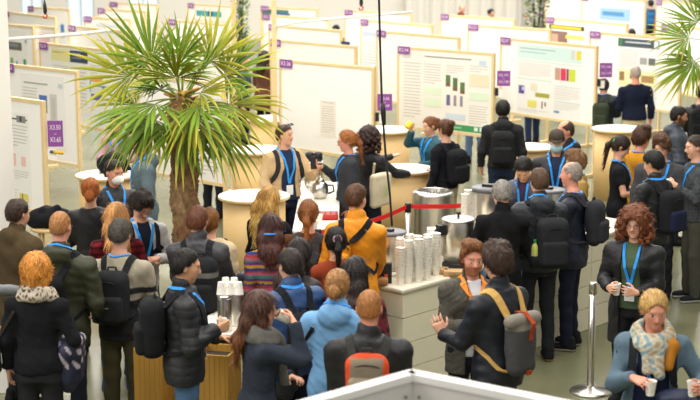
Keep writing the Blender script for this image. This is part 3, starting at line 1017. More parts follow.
def held(p, labels):
    for (c, kind, tl), lb in zip(p['cups'], labels):
        M = W_of(p) @ Matrix.Translation(Vector(c)) @ Matrix.Rotation(math.radians(tl), 4, 'X') @ Matrix.Translation((0, 0, -.048))
        cup_at(M, kind, lb, name='drinking_glass' if kind == 'glass' else 'paper_cup')


# ------------------------------------------------------------------ the hall
def floor_material():
    m = bpy.data.materials.new('polished_concrete'); m.use_nodes = True
    nt = m.node_tree; b = nt.nodes['Principled BSDF']
    tc = nt.nodes.new('ShaderNodeTexCoord')
    n1 = nt.nodes.new('ShaderNodeTexNoise'); n1.inputs['Scale'].default_value = .9; n1.inputs['Detail'].default_value = 6
    nt.links.new(tc.outputs['Object'], n1.inputs['Vector'])
    cr = nt.nodes.new('ShaderNodeValToRGB')
    cr.color_ramp.elements[0].color = (*lin('#62644a'), 1); cr.color_ramp.elements[1].color = (*lin('#7d7d61'), 1)
    cr.color_ramp.elements[0].position = .3; cr.color_ramp.elements[1].position = .7
    nt.links.new(n1.outputs['Fac'], cr.inputs[0]); nt.links.new(cr.outputs[0], b.inputs['Base Color'])
    b.inputs['Roughness'].default_value = .25
    b.inputs['Specular IOR Level'].default_value = .35
    return m


fl = MB(); fl.box((0, 30, -.05), (60, 64, .1))
tag(fl.build('floor', floor_material()), kind='structure')
WALLM = material('white_wall', '#f4efe4', rough=.8, noise=.02, nscale=.5)
bw = MB()
# back wall with openings for the low windows
WY = 52.0
def wx(px, d=WY): return (px - 350) * d / FPX
wins = [(22, 45), (68, 96), (128, 160)]
xs = [-26.0]
for a, b in wins: xs += [wx(a), wx(b)]
xs.append(26.0)
for i in range(0, len(xs), 2):
    bw.box(((xs[i] + xs[i + 1]) / 2, WY + .15, 4), (xs[i + 1] - xs[i], .3, 8))
for a, b in wins:
    bw.box(((wx(a) + wx(b)) / 2, WY + .15, 6.4), (wx(b) - wx(a), .3, 3.2))
    bw.box(((wx(a) + wx(b)) / 2, WY + .15, .15), (wx(b) - wx(a), .3, .3))
tag(bw.build('wall_back', WALLM), kind='structure')
SKYW = material('daylight_pane', '#cfe6f2', rough=.2, emit=.75)
FRM = material('window_frame_grey', '#dfe4e6', rough=.5)
for i, (a, b) in enumerate(wins):
    x0, x1 = wx(a), wx(b)
    g = MB(); g.box(((x0 + x1) / 2, WY + .2, 2.55), (x1 - x0, .02, 4.5))
    w = tag(g.build('window_%d' % (i + 1), SKYW), kind='structure')
    f = MB()
    for x in (x0 + .04, (x0 + x1) / 2, x1 - .04): f.box((x, WY + .13, 2.55), (.08, .1, 4.5))
    for z in (.34, 4.76): f.box(((x0 + x1) / 2, WY + .13, z), (x1 - x0, .1, .08))
    f.build('window_frame', FRM, w)
sw = MB(); sw.box((-26.1, 26, 4), (.2, 52, 8)); tag(sw.build('wall_left', WALLM), kind='structure')
sw = MB(); sw.box((26.1, 26, 4), (.2, 52, 8)); tag(sw.build('wall_right', WALLM), kind='structure')
# light curtains along the back wall
def curtain(px0, px1):
    v, f = [], []
    x0, x1 = wx(px0, 51.6), wx(px1, 51.6); n = int((x1 - x0) / .06)
    for i in range(n + 1):
        x = x0 + (x1 - x0) * i / n; y = 51.5 + .07 * math.sin(i * .9) + .03 * math.sin(i * .37)
        v += [(x, y, .05), (x, y, 5.5)]
        if i < n: f.append((2 * i, 2 * i + 2, 2 * i + 3, 2 * i + 1))
    m = MB(); m.add(v, f, (1, 1, 1), True)
    return m.build('curtain', material('curtain_cloth', '#eee9de', rough=.9))
tag(curtain(405, 520), 'long white pleated curtain hanging along the back wall', 'curtain')
# white pillar at the left edge
p0 = at(-60, 200, 1.4); p1 = at(11.5, 220, 1.4)
pl = MB(); d = 12.6
xr = (9.5 - 350) * (d + .6) / FPX
pl.box((xr - .3, d + .3, 4), (.6, .6, 8))
tag(pl.build('pillar', material('pillar_paint', '#f8f5ee', rough=.6)), kind='structure')

# ------------------------------------------------------------------ poster boards
TOPZ, LOWZ = 2.10, .80


def text_obj(s, size, M, mat, parent, name='lettering', align='CENTER'):
    c = bpy.data.curves.new(name, 'FONT'); c.body = s; c.size = size; c.align_x = align; c.align_y = 'CENTER'
    c.extrude = .0008; c.resolution_u = 2; c.space_line = .9
    t = bpy.data.objects.new(name, c)
    me = bpy.data.meshes.new_from_object(t); me.name = name
    bpy.data.objects.remove(t)
    me.materials.clear(); me.materials.append(mat)
    o = bpy.data.objects.new(name, me); link(o, parent)
    o.matrix_local = M
    return o


def board(a, b, label, sign=None, end=None, low=LOWZ, group=None, top=TOPZ):
    """a, b: picture points of the two upper corners; stands on two posts"""
    A, B = at(a[0], a[1], top), at(b[0], b[1], top)
    A.z = B.z = 0
    C = (A + B) / 2; dx = (B - A); L = dx.length; ang = math.atan2(dx.y, dx.x)
    root = empty('poster_board', C, ang)       # local x along the board, -y towards the viewer
    tag(root, label, 'board', group)
    p = MB(); p.box((0, 0, (top + low) / 2), (L - .06, .03, top - low - .06)); p.build('panel', WHITEBOARD, root)
    f = MB()
    f.box((0, 0, top - .02), (L, .05, .04)); f.box((0, 0, low + .02), (L, .05, .04))
    for s in (-1, 1): f.box((s * (L / 2 - .022), 0, (top + low) / 2), (.043, .049, top - low - .01))
    f.build('frame', FRAMEWOOD, root)
    for s in (-1, 1):
        q = MB(); q.box((s * (L / 2 - .02), 0, low / 2 + .02), (.04, .046, low - .042)); q.build('post', FRAMEWOOD, root)
        q = MB(); q.box((s * (L / 2 - .02), 0, .02), (.06, .50, .04)); q.build('foot', FRAMEWOOD, root)
    if sign:
        q = MB(); q.box((-L / 2 + .15, -.034, top - .055), (.24, .008, .12)); so = q.build('number_sign', PURPLE, root)
        text_obj(sign, .085, Matrix.Translation((-L / 2 + .15, -.040, top - .055)) @ Matrix.Rotation(math.pi / 2, 4, 'X'), PRINTW, so)
    if end:
        ez = end[1] if len(end) > 1 else 1.72
        q = MB(); M = Matrix.Translation((L / 2 + .02, 0, ez)) @ Matrix.Rotation(-ang, 4, 'Z')
        sw_, sh_ = end[2] if len(end) > 2 else (.20, .23)
        q.box((.02 + sw_ / 2, -.02, 0), (sw_, .008, sh_), (1, 1, 1), M); so = q.build('row_sign', PURPLE, root)
        t = text_obj(end[0], sw_ * (.30 if sh_ / sw_ > 1.5 else .27), M @ Matrix.Translation((.02 + sw_ / 2, -.0255, 0)) @ Matrix.Rotation(math.pi / 2, 4, 'X') @ Matrix.Diagonal((1, 1.5 if sh_ / sw_ > 1.5 else 1.05, 1, 1)), PRINTW, so)
        if len(end) > 3:
            q = MB(); q.tube([(.04, -.03, -.20), (.08, -.03, -.203)], .016, 8, lin('#2a5a7c'), M); q.tube([(.08, -.03, -.203), (.19, -.03, -.215)], .02, 8, lin('#e9b71e'), M); q.build('marker_pen', PAINT, root)
        q = MB(); q.box((.06, -.02, -.23), (.09, .006, .12), (1, 1, 1), M); q.build('paper_note', PAPER, root)
        if len(end) < 4: q = MB(); q.box((.015, -.02, -.20), (.05, .03, .12), lin('#1a1a1c'), M); len(end) < 4 and q.build('marker_holder', PAINT, root)
    root['L'] = L; root['top'] = top
    return root


def poster(bd, x, z, w, h, label, items, base='#f4f1ea', lines=(), group=None):
    """a printed sheet pinned on a board: x along the board from its middle, z of the sheet's middle;
    items (x0,y0,x1,y1,colour) in 0..1 from the top left"""
    m = MB()
    m.box((0, 0, 0), (w, .003, h), lin(base))
    n = 0
    for it in items:
        x0, y0, x1, y1, c = it
        n += 1
        m.box(((x0 + x1 - 1) / 2 * w, -.0026 - .0002 * n, (1 - y0 - y1) / 2 * h), ((x1 - x0) * w, .0012, (y1 - y0) * h), lin(c))
    for (x0, y0, x1, y1, k) in lines:      # blocks of small print, kept as thin grey rules
        for j in range(k):
            yy = y0 + (y1 - y0) * (j + .5) / k
            xe = x1 - (x1 - x0) * (.35 if j == k - 1 else .03 * (j % 3))
            m.box(((x0 + xe - 1) / 2 * w, -.0024, (.5 - yy) * h), ((xe - x0) * w, .001, (y1 - y0) / k * .28 * h), lin('#c9c3bc'))
    o = m.build('poster', PAINT)
    R = Matrix.Translation(bd.location) @ Matrix.Rotation(bd.rotation_euler.z, 4, 'Z')
    o.matrix_world = R @ Matrix.Translation((x, -.018, z))
    tag(o, label, 'poster', group)
    return o


LB = 'white poster board, '
b1 = board((-14, 93), (44, 101), LB + 'nearest at the left behind the white pillar', None, ('X3.50\n–\nX3.65', 1.74, (.17, .29), 1))
poster(b1, -.02, 1.38, .62, 1.10, 'printed poster on the nearest left board with red arrows and dark photo', [(.05, .06, .95, .075, '#555555'), (.62, .03, .9, .1, '#8f8c8a'), (.72, .035, .78, .09, '#3a3a3a'),
       (.06, .40, .22, .58, '#3b3a44'), (.42, .43, .55, .56, '#eec2b8'), (.72, .45, .86, .55, '#f0c6bc'), (.25, .72, .45, .78, '#b5b5b5'), (.62, .84, .9, .93, '#e6d36a'), (.70, .84, .74, .93, '#8c8340')],
       lines=[(.05, .12, .95, .36, 7), (.05, .6, .95, .70, 4), (.05, .80, .55, .98, 6)])
b2 = board((4, 63), (78, 71), LB + 'with a blue and white photo poster, second row at the left', 'X3.51')
poster(b2, .06, 1.50, 1.0, 1.0, 'poster with small blue photo and grey map on the second left board', [(.08, .12, .62, .14, '#a8a49c'), (.42, .28, .60, .46, '#5a78b8'), (.42, .40, .60, .52, '#8b8f70'), (.66, .25, .82, .75, '#d6d1ca'), (.70, .3, .78, .6, '#c9c4bd'), (.86, .1, .96, .16, '#c8d4da')],
       lines=[(.05, .18, .38, .6, 10), (.05, .65, .6, .95, 9)])
b3 = board((40, 42), (133, 52), LB + 'with yellow and navy poster headings, left of the palm', 'X3.31')
poster(b3, -.42, 1.52, 1.05, 1.05, 'poster with pale yellow and dark navy heading bands left of palm', [(.0, .02, .52, .2, '#efe6a4'), (.03, .06, .35, .08, '#b8b27a'), (.52, .02, 1.0, .2, '#3a4a5c'), (.56, .06, .8, .08, '#b8c0c8'), (.56, .12, .85, .14, '#8793a0')],
       lines=[(.05, .26, .45, .6, 8), (.55, .26, .95, .9, 12), (.05, .66, .45, .95, 7)])
poster(b3, .42, 1.40, .62, 1.2, 'poster with orange bars and round yellow blue emblem left of palm', [(.1, .06, .55, .10, '#f0b868'), (.62, .04, .95, .18, '#e2c64a'), (.70, .06, .86, .15, '#3a6ea8'), (.1, .28, .62, .36, '#eea95a'), (.1, .40, .62, .42, '#5aa8c8'), (.05, .34, .1, .5, '#62c0c4'), (.1, .52, .62, .60, '#6a6aa8'), (.1, .72, .16, .75, '#b4cc3c'), (.6, .4, .8, .46, '#5a86b4')],
       lines=[(.1, .13, .6, .26, 4), (.1, .44, .6, .5, 2), (.1, .63, .6, .7, 3)])
b4 = board((-8, 22), (34, 26), LB + 'with a poster of green dots at the left edge')
poster(b4, .12, 1.45, .85, 1.1, 'poster with green and blue dots and dark band at the left edge', [(.0, .22, .75, .36, '#6b6a5c'), (.2, .25, .6, .30, '#8a8f9c'), (.25, .50, .36, .60, '#6faa4c'), (.48, .55, .56, .62, '#4c9ad0'), (.8, .5, .92, .62, '#4aa06a')] +
       [(.08 + i * .15, .9, .16 + i * .15, .96, '#2fa8b4') for i in range(6)] + [(.9, .1, .98, .22, '#a4b8d0')], lines=[(.05, .66, .95, .86, 6)])
b4b = board((34, 25), (56, 27), LB + 'narrow, with a pinkish poster, left of the palm')
poster(b4b, 0, 1.45, .44, 1.1, 'pinkish printed poster on a narrow board left of the palm', [(.05, .05, .9, .2, '#f0c4c8'), (.1, .3, .8, .5, '#f4dada'), (.1, .7, .9, .8, '#eec0c4')], base='#f8ecea', lines=[(.1, .55, .9, .68, 4)])
b5 = board((5, 11), (56, 17), LB + 'far left with red tag at its upper edge', 'X3.32')
q = MB(); q.box((-b5['L'] / 2 + .09, -.045, TOPZ - .30), (.10, .012, .36), lin('#c8281e')); q.build('red_tag', PAINT, b5)
b6 = board((28, 6), (70, 9), LB + 'far back left with small blue notice', 'X3.14')
poster(b6, .55, 1.6, .16, .34, 'small blue notice on a far left board', [(.1, .1, .9, .6, '#4a86c8')], base='#dfe8f0')
b7 = board((69, 25), (129, 31), LB + 'behind the yellow headed poster, left of the palm top', 'X3.28')
b8 = board((84, 16), (131, 19), LB + 'with pale blue lined poster above left of palm', 'X3.13')
poster(b8, .2, 1.55, 1.1, .9, 'faint lined poster on far board above left of palm', [(.02, .05, .9, .12, '#d4dae2')], base='#eeece8', lines=[(.04, .2, .9, .9, 9)])
b9 = board((98, 8), (146, 11), LB + 'far back near the bright windows', 'X2.9')
b10 = board((110, 2), (158, 4), LB + 'farthest row under the bright windows', 'X2.7')
b11 = board((169, 19), (228, 24), LB + 'behind the top fronds of the palm', 'X3.26')
poster(b11, .1, 1.4, 1.2, .95, 'poster with teal heading seen through the palm fronds', [(.1, .75, .9, .88, '#9cd0cc')], lines=[(.05, .1, .95, .7, 8)])
b12 = board((188, 3), (233, 6), LB + 'far back with a teal printed title', 'X2.24')
poster(b12, 0, 1.6, 1.3, .9, 'far poster with teal and navy title strip above the palm', [(.1, .12, .85, .26, '#3aa6b0'), (.45, .12, .6, .26, '#2a5c8a')], lines=[(.05, .35, .95, .9, 7)])
b11b = board((150, 46), (232, 54), LB + 'behind the palm crown', None)
b12b = board((138, 74), (225, 83), LB + 'directly behind the palm trunk, standing on birch legs', None)
poster(b12b, .35, 1.40, .84, 1.1, 'pale printed poster behind the palm trunk', [(.05, .05, .95, .12, '#d8d4cc')], base='#efece6', lines=[(.05, .2, .95, .95, 16)])
# middle block
c1 = board((280, 59), (375, 67), LB + 'large and almost empty behind the beige jacket man', 'X3.36', ('X3.36\n–\nX3.49', 1.62))
poster(c1, .05, 1.32, .30, .52, 'small faint sheet pinned on the large empty board', [(.1, .05, .9, .08, '#cfcbc4')], base='#efe9dc', lines=[(.1, .15, .9, .9, 12)])
c2 = board((271, 39), (357, 46), LB + 'one row behind the large empty board', 'X3.20')
c3 = board((269, 24), (342, 30), LB + 'two rows behind the large empty board, with blue edge notice', 'X3.17')
poster(c3, .0, 1.75, 1.3, .10, 'pale blue title strip on a board two rows back', [(.0, .2, 1, .8, '#cfd9e6')], base='#e6eaee')
c4 = board((263, 14), (329, 19), LB + 'three rows behind the large empty board', 'X3.3')
c5 = board((261, 6), (318, 9), LB + 'far back with green and blue title', 'X2.20')
poster(c5, -.4, 1.9, 1.0, .34, 'far poster with green and blue picture title', [(.0, .1, .9, .9, '#4a7a6a'), (.5, .3, .95, .8, '#3c6cae')])
c6 = board((345, 10), (412, 14), LB + 'far back right of the hanging black cable', 'X2.16')
c7 = board((361, 19), (433, 25), LB + 'behind the first speckled board post', 'X2.13')
c8 = board((377, 30), (460, 37), LB + 'directly behind the green photo poster board', 'X2.10')
poster(c3, 1.25 if c3['L'] > 2.6 else c3['L'] / 2 + .12, 1.55, .24, .7, 'dark blue banner hung at a board edge far back', [(.1, .1, .9, .5, '#33507e')], base='#28406a')
poster(c7, -.75, 1.35, .62, 1.1, 'pale blue grey poster behind the black cable', [(.05, .04, .95, .12, '#c3ccd8')], base='#dde2e8', lines=[(.08, .2, .92, .95, 14)])
c9 = board((398, 46), (495, 53), LB + 'with a large poster of green sample tubes', 'X2.94', ('X2.101\n–\nX2.120', 1.72))
poster(c9, 0, 1.45, c9['L'] - .14, 1.18, 'large poster with green sample tubes and green footer band',
       [(.28, .05, .80, .065, '#8d8a84'), (.03, .05, .12, .10, '#d9d6d2'), (.88, .06, .96, .12, '#c2d8ea'), (.52, .28, .57, .42, '#5c7a4a'), (.52, .38, .57, .43, '#7a5a34'), (.60, .31, .65, .47, '#54764a'), (.60, .43, .65, .48, '#7a5a34'),
        (.68, .36, .73, .50, '#5c7a4a'), (.68, .46, .73, .51, '#7a5a34'), (.53, .54, .57, .68, '#6a6a94'), (.61, .54, .64, .68, '#9a8f98'), (.68, .54, .71, .68, '#8a8f9c'),
        (.27, .46, .47, .56, '#e3efd4'), (.27, .60, .47, .72, '#e3efd4'), (.78, .24, .99, .40, '#f6dfc2'), (.78, .48, .99, .58, '#dcecd2'), (.52, .78, .74, .86, '#d6e2ee'), (.50, .92, 1.0, 1.0, '#3f9a5c'), (.52, .95, .7, .97, '#9fd0ae'), (.84, .93, .88, .98, '#e6f2e8'), (.90, .93, .94, .98, '#e6f2e8')],
       base='#f3efe6', lines=[(.04, .14, .24, .9, 18), (.27, .14, .47, .42, 8), (.52, .14, .72, .26, 4), (.78, .64, .98, .9, 8), (.78, .12, .98, .22, 3)])
c10 = board((441, 14), (515, 19), LB + 'far back with a plant at its right end', 'X2.34')
c11 = board((468, 24), (551, 29), LB + 'one before the far curtain, right of centre', 'X2.52')
c12 = board((501, 37), (598, 46), LB + 'with a teal headed poster and bright colour swatches', 'X2.97', ('X2.106\n–\nX2.119', 1.72))
poster(c12, .06, 1.44, c12['L'] * .66, 1.16, 'poster with pale teal heading and pink yellow colour swatches',
       [(.0, .0, 1.0, .20, '#cfe6e2'), (.04, .05, .6, .065, '#9ab8b8'), (.04, .10, .45, .115, '#a8c0c0'), (.84, .03, .90, .15, '#d0cfc8'), (.92, .03, .99, .15, '#e9d24c'),
        (.0, .23, 1, .24, '#bcdcdc'), (.0, .49, .55, .50, '#bcdcdc'), (.60, .29, .68, .46, '#c89a86'), (.69, .29, .77, .46, '#d6365c'), (.78, .29, .81, .46, '#8a3c4c'), (.82, .29, .91, .46, '#c8d838'),
        (.03, .60, .12, .72, '#5a4c9a'), (.08, .62, .13, .67, '#cfc8e8'), (.22, .55, .32, .66, '#e4dcc8'), (.30, .68, .52, .74, '#a8a23c'), (.18, .80, .32, .90, '#e6dc6c'), (.40, .80, .42, .90, '#8a5a4c'), (.45, .80, .47, .86, '#8a5a4c'), (.6, .54, 1, .55, '#bcdcdc'), (.6, .76, 1, .77, '#bcdcdc'), (.6, .9, .68, .93, '#6a90b8')],
       base='#f0eeea', lines=[(.02, .26, .55, .46, 9), (.6, .57, .98, .74, 6), (.6, .79, .98, .88, 4), (.02, .93, .5, .98, 2)])
d1 = board((547, 17), (628, 24), LB + 'with yellow and dark posters behind the swatch poster', 'X2.54')
poster(d1, -.60, 1.62, 1.2, .78, 'poster with black yellow title and brown photos', [(.05, .06, .98, .17, '#3a3820'), (.1, .08, .9, .15, '#e6cf3c'), (.0, .22, .55, .62, '#8c6c62'), (.1, .30, .3, .55, '#c9a090'), (.5, .30, .98, .40, '#e8d86a'), (.45, .5, .95, .8, '#6a5c58'), (.0, .65, .45, .95, '#7a6a68')], lines=[])
poster(d1, .55, 1.78, .7, .20, 'yellow strip poster on the board above the swatch poster', [(.0, .2, .95, .7, '#e6cf3c')])
d2 = board((590, 31), (683, 38), LB + 'in front of the grey haired man in navy sweater', 'X2.74')
poster(d2, .10, 1.42, d2['L'] * .44, 1.2, 'poster with dark heading and yellow boxed photos before the grey haired man',
       [(.0, .0, 1, .12, '#4a5660'), (.02, .02, .10, .10, '#3c8a4c'), (.18, .04, .8, .06, '#d8dde0'), (.88, .01, .98, .11, '#eef0f0'), (.55, .26, .72, .36, '#a8a8a4'), (.76, .26, .92, .36, '#6c6c6c'),
        (.04, .44, .5, .70, '#f2e8b8'), (.06, .49, .18, .62, '#9a7a4a'), (.32, .50, .46, .58, '#5a5e5c'), (.54, .46, .96, .68, '#f2e8b8'), (.60, .52, .9, .62, '#b08a54')],
       base='#f0edec', lines=[(.04, .16, .5, .42, 9), (.04, .74, .5, .98, 8), (.54, .72, .98, .96, 8)])
d3 = board((582, -4), (646, 0), LB + 'far back right with a light blue poster', 'X2.40')
poster(d3, .10, 1.42, 1.15, 1.1, 'light blue headed poster far back right', [(.0, .12, 1.0, .40, '#a8cce8'), (.1, .2, .8, .3, '#5a9ad0')], base='#e6eef4', lines=[(.04, .45, .96, .95, 8)])
d4 = board((662, 24), (735, 31), LB + 'at the right edge behind the palm frond', 'X2.78', ('X2.78', 1.7))
d5 = board((657, 0), (712, 5), LB + 'far back at the right edge', 'X2.58')
d6 = board((546, -8), (584, -5), LB + 'far back with a grey banner near the plant wall')

# tall slender wooden posts rising between the board rows
for (px, py, lb) in ((273.5, 60, 'tall slender birch post beside the large empty board'), (233, 40, 'tall slender birch post right of the palm top')):
    A = at(px, py, 2.1); q = MB(); q.box((A.x, A.y + .25, 2.2), (.07, .07, 4.4))
    tag(q.build('wooden_post', FRAMEWOOD), lb, 'post')

# ------------------------------------------------------------------ hanging cables and ropes
def rope(name, pts, r, mat, label, cat, col=(1, 1, 1)):
    P = [Vector(p) for p in pts]
    q = MB(); q.tube(P, r, 6, col); o = q.build(name, mat)
    tag(o, label, cat); return o
def pxz(px, py, d):
    """point at the distance d along the hall on a sight line"""
    u, w = (px - 350.0) / FPX, (200.0 - py) / FPX
    v = Vector((u, CT + w * ST, -ST + w * CT)); return Vector((0, 0, CAM_H)) + v * (d / v.y)
rope('rope', [pxz(-40, 42, 17), pxz(5, 39.5, 17), pxz(40, 37, 17), pxz(80, 34, 17), pxz(112, 30, 17)], .022, PAPER, 'pale cream rope slung across the left poster boards', 'rope')
rope('rope', [pxz(273.5, 26.5, 21.7), pxz(300, 22, 22), pxz(340, 18, 22), pxz(375, 15, 22), pxz(412, 12, 22)], .022, PAPER, 'pale cream rope slung over the middle poster boards', 'rope')
def hook(px, py, d, lb):
    c = pxz(px, py, d); s = d / FPX
    e = empty('rigging_hook', c); tag(e, lb, 'hook')
    q = MB(); q.tube([(0, 0, 12 * s), (0, 0, 7 * s), (.3 * s, 0, 0), (0, 0, -2.5 * s)], [.5 * s, 1.6 * s, 2.0 * s, .8 * s], 10, lin('#26262a')); q.build('hook_body', PAINT, e)
    q = MB(); q.tube([(0, 0, -1.5 * s), (2.0 * s, 0, -3 * s), (1.4 * s, 0, -6 * s), (-1.4 * s, 0, -6 * s), (-1.8 * s, 0, -3.5 * s)], .8 * s, 8, lin('#c8322a')); q.build('clasp', PAINT, e)
    q = MB(); q.tube([(0, 0, 11 * s), (0, 0, 4)], .006, 5, lin('#3a3a3c')); q.build('wire', PAINT, e)
hook(45, 12, 17, 'black and red rigging hook hanging above the left boards')
hook(361, 4, 22, 'black and red rigging hook hanging above the middle boards')
q = MB(); q.tube([pxz(378.5, -60, 14.6), pxz(379, 0, 14.6), pxz(380.5, 60, 14.6), pxz(382, 105, 14.5), pxz(386, 160, 14.5), pxz(390, 196, 14.45), pxz(392, 226, 14.4)], .011, 8, lin('#1d1d20'))
ca = q.build('hanging_cable', PAINT); tag(ca, 'thick black cable hanging down in front of the boards to the counter', 'cable')
q = MB(); q.tube([pxz(382.6, 103, 14.47), pxz(383.2, 112, 14.47), pxz(384, 125, 14.47)], [.016, .026, .018], 8, lin('#151518')); q.build('cable_connector', PAINT, ca)

# ------------------------------------------------------------------ round bar tables
def bar_table(px, py, r, label, z=1.05):
    c = at(px, py, z)
    e = empty('bar_table', (c.x, c.y, 0)); tag(e, label, 'table')
    q = MB(); q.lathe([(r - .05, .0), (r - .05, z - .035)], (0, 0, 0), 40); q.build('drum_base', WOOD, e)
    q = MB(); q.lathe([(r - .005, z - .035), (r, z - .03), (r, z - .005), (r - .005, z)], (0, 0, 0), 48); q.build('table_top', TABLETOP, e)
    q = MB(); q.lathe([(r + .002, z - .030), (r + .004, z - .026), (r + .004, z - .010), (r + .002, z - .006)], (0, 0, 0), 48, (1, 1, 1), None, False); q.build('edge_band', WOOD, e)
    return e
bar_table(106, 174, .37, 'round birch drum table holding a heaped black jacket, behind the masked man')
bar_table(254, 195, .40, 'round birch drum table nearest behind the long haired blonde woman')
bar_table(259, 149, .40, 'round birch drum table between the palm and the beige jacket man')
bar_table(273, 118, .40, 'round birch drum table left of the large empty board edge')
bar_table(404, 168, .38, 'round birch drum table under the curly haired woman\'s outstretched arm')
bar_table(386, 129, .40, 'round birch drum table behind the hanging black cable')
bar_table(531, 146, .34, 'round birch drum table behind the capped masked man')
bar_table(619, 128, .40, 'round birch drum table behind the man in the mustard sweater')

# heaped jacket on a table
def cloth_heap(name, c, r, col, label, cat, seed=1, mat=CLOTH, sheen=None):
    V = Vox((-r[0] - .08, -r[1] - .08, -.02), (r[0] + .08, r[1] + .08, r[2] * 2 + .08), .012)
    rg = random.Random(seed)
    V.ell((0, 0, r[2] * .5), (r[0], r[1], r[2] * .7), None, .02)
    for i in range(9):
        a = rg.uniform(0, 6.28)
        V.cone((r[0] * .7 * math.cos(a), r[1] * .7 * math.sin(a), r[2] * .25), (r[0] * .5 * math.cos(a + 1.6), r[1] * .5 * math.sin(a + 1.6), r[2] * rg.uniform(.5, 1.2)), .045, .04, .03)
    V.ripple(.006, 5, seed); V.cut(lambda X, Y, Z: -Z + 0 * X + 0 * Y)
    o = V.mesh(name, mat, None, lin(col)); o.location = c
    tag(o, label, cat); return o
c = at(113, 172, 1.05)
cloth_heap('jacket', (c.x, c.y, 1.052), (.20, .16, .19), '#18191c', 'black jacket heaped on the drum table behind the masked man', 'jacket', 3)
c = at(50, 222, 1.0)
# chair-height stool with coats behind the reddish-haired man
e = empty('stool', (c.x, c.y, 0)); tag(e, 'wooden stool carrying dark coats, behind the reddish blond man', 'stool')
q = MB(); q.lathe([(.2, .92), (.2, .955)], (0, 0, 0), 24); q.build('seat', WOOD, e)
for i in range(4):
    a = math.pi / 4 + i * math.pi / 2
    q = MB(); q.tube([(.13 * math.cos(a), .13 * math.sin(a), .93), (.2 * math.cos(a), .2 * math.sin(a), .0)], .016, 8); q.build('leg', WOOD, e)
cloth_heap('coat', (c.x, c.y, .958), (.25, .18, .17), '#17181c', 'dark coat heaped on the wooden stool behind the reddish blond man', 'coat', 7)

# ------------------------------------------------------------------ cream counter
ZC = .95
CC = at(403, 289.5, ZC)
VR = Vector((math.sin(math.radians(42.3)), math.cos(math.radians(42.3)), 0)); VL = Vector((-math.sin(math.radians(47.7)), math.cos(math.radians(47.7)), 0))
def counter(name, O, u, v, L, D, nlen, label, gap=.007):
    """panelled cream block; O near corner, u along, v back"""
    ang = math.atan2(u.y, u.x)
    e = empty(name, (O.x, O.y, 0), ang); tag(e, label, 'counter')
    q = MB(); s = 1 if u.cross(v).z > 0 else -1
    q.box((L / 2, s * D / 2, ZC / 2 - .01), (L - .03, D - .03, ZC - .04)); q.build('core', CREAM, e)
    rows = [(.0, .23), (.23, .46), (.46, .69), (.69, .905)]
    for r0, r1 in rows:
        for k in range(nlen):
            l0, l1 = L * k / nlen, L * (k + 1) / nlen
            q = MB(); M = Matrix.Identity(4)
            q.box(((l0 + l1) / 2, s * .03, (r0 + r1) / 2), (l1 - l0 - gap, .06, r1 - r0 - gap)); q.build('side_cushion', CREAM, e)
        q = MB(); q.box((.03, s * D / 2, (r0 + r1) / 2), (.058, D - .004, r1 - r0 - gap)); q.build('side_cushion', CREAM, e)
    q = MB(); q.rbox((L / 2, s * D / 2, ZC - .022), (L + .02, D + .02, .044), .02); q.build('counter_top', material('counter_top_laminate', '#eee8d4', rough=.4), e)
    return e
counter('panelled_counter', CC, VR, VL, 3.9, .85, 4, 'long cream panelled counter carrying coffee urns and stacked cups')
O2 = CC + VL * .87
def onc(a, b, z=ZC):
    return CC + VR * a + VL * b + Vector((0, 0, z - CC.z))

# coffee urns
def urn(px, py, z, r, h, label, lid='steel', tap=None, name='coffee_urn', base=True):
    c = at(px, py, z + h); c.z = z
    e = empty(name, c); tag(e, label, 'urn')
    q = MB(); q.lathe([(r, .05), (r, h * .93), (r * .99, h * .94)], (0, 0, 0), 36); q.build('cylinder', STEEL, e)
    if base:
        q = MB(); q.lathe([(r * 1.08, 0), (r * 1.08, .05), (r, .06)], (0, 0, 0), 36, lin('#17171a')); q.build('base_ring', PAINT, e)
    q = MB()
    if lid == 'steel':
        q.lathe([(r * 1.04, h * .93), (r * 1.05, h * .96), (r * .9, h * .99), (r * .3, h), (.001, h)], (0, 0, 0), 36); q.build('lid', STEEL, e)
        q = MB(); q.lathe([(.012, h), (.010, h + .02), (.022, h + .03), (.022, h + .045), (.005, h + .05)], (0, 0, 0), 14, lin('#121214')); q.build('lid_knob', PAINT, e)
    else:
        q.lathe([(r * 1.22, h * .94), (r * 1.25, h * .96), (r * 1.25, h * .99), (r * 1.1, h * 1.01), (.001, h * 1.015)], (0, 0, 0), 36); q.build('lid', GREYPLASTIC, e)
        q = MB(); q.rbox((-.01, -.02, h * 1.03), (.12, .06, .03), .015, (1, 1, 1), Matrix.Rotation(-.5, 4, 'Z')); q.build('lid_handle', DARKPLASTIC, e)
    if tap:
        q = MB(); a = math.radians(tap)
        M = Matrix.Rotation(a, 4, 'Z')
        q.box((0, -r - .035, h * .78), (.07, .07, .09), lin('#141416'), M); q.tube([(0, -r - .08, h * .80), (0, -r - .1, h * .72)], .014, 8, lin('#141416'), M)
        q.tube([(.0, -r - .02, .12), (0, -r - .02, h * .72)], .012, 8, lin('#c0b8a8'), M)
        q.build('tap', PAINT, e)
    return e
urn(458.5, 217, ZC, .15, .46, 'tall steel coffee urn with black tap near the black coated man', tap=-62)
urn(389.5, 231, ZC, .125, .40, 'steel urn with flat grey plastic lid beside the orange backpack', lid='grey', base=False)
urn(490, 187, ZC + .001, .15, .58, 'steel urn with wide dark lid right of the stacked white cups', lid='grey')
urn(549, 189, ZC + .001, .14, .43, 'steel urn with dark lid partly behind the man with black backpack', lid='grey')


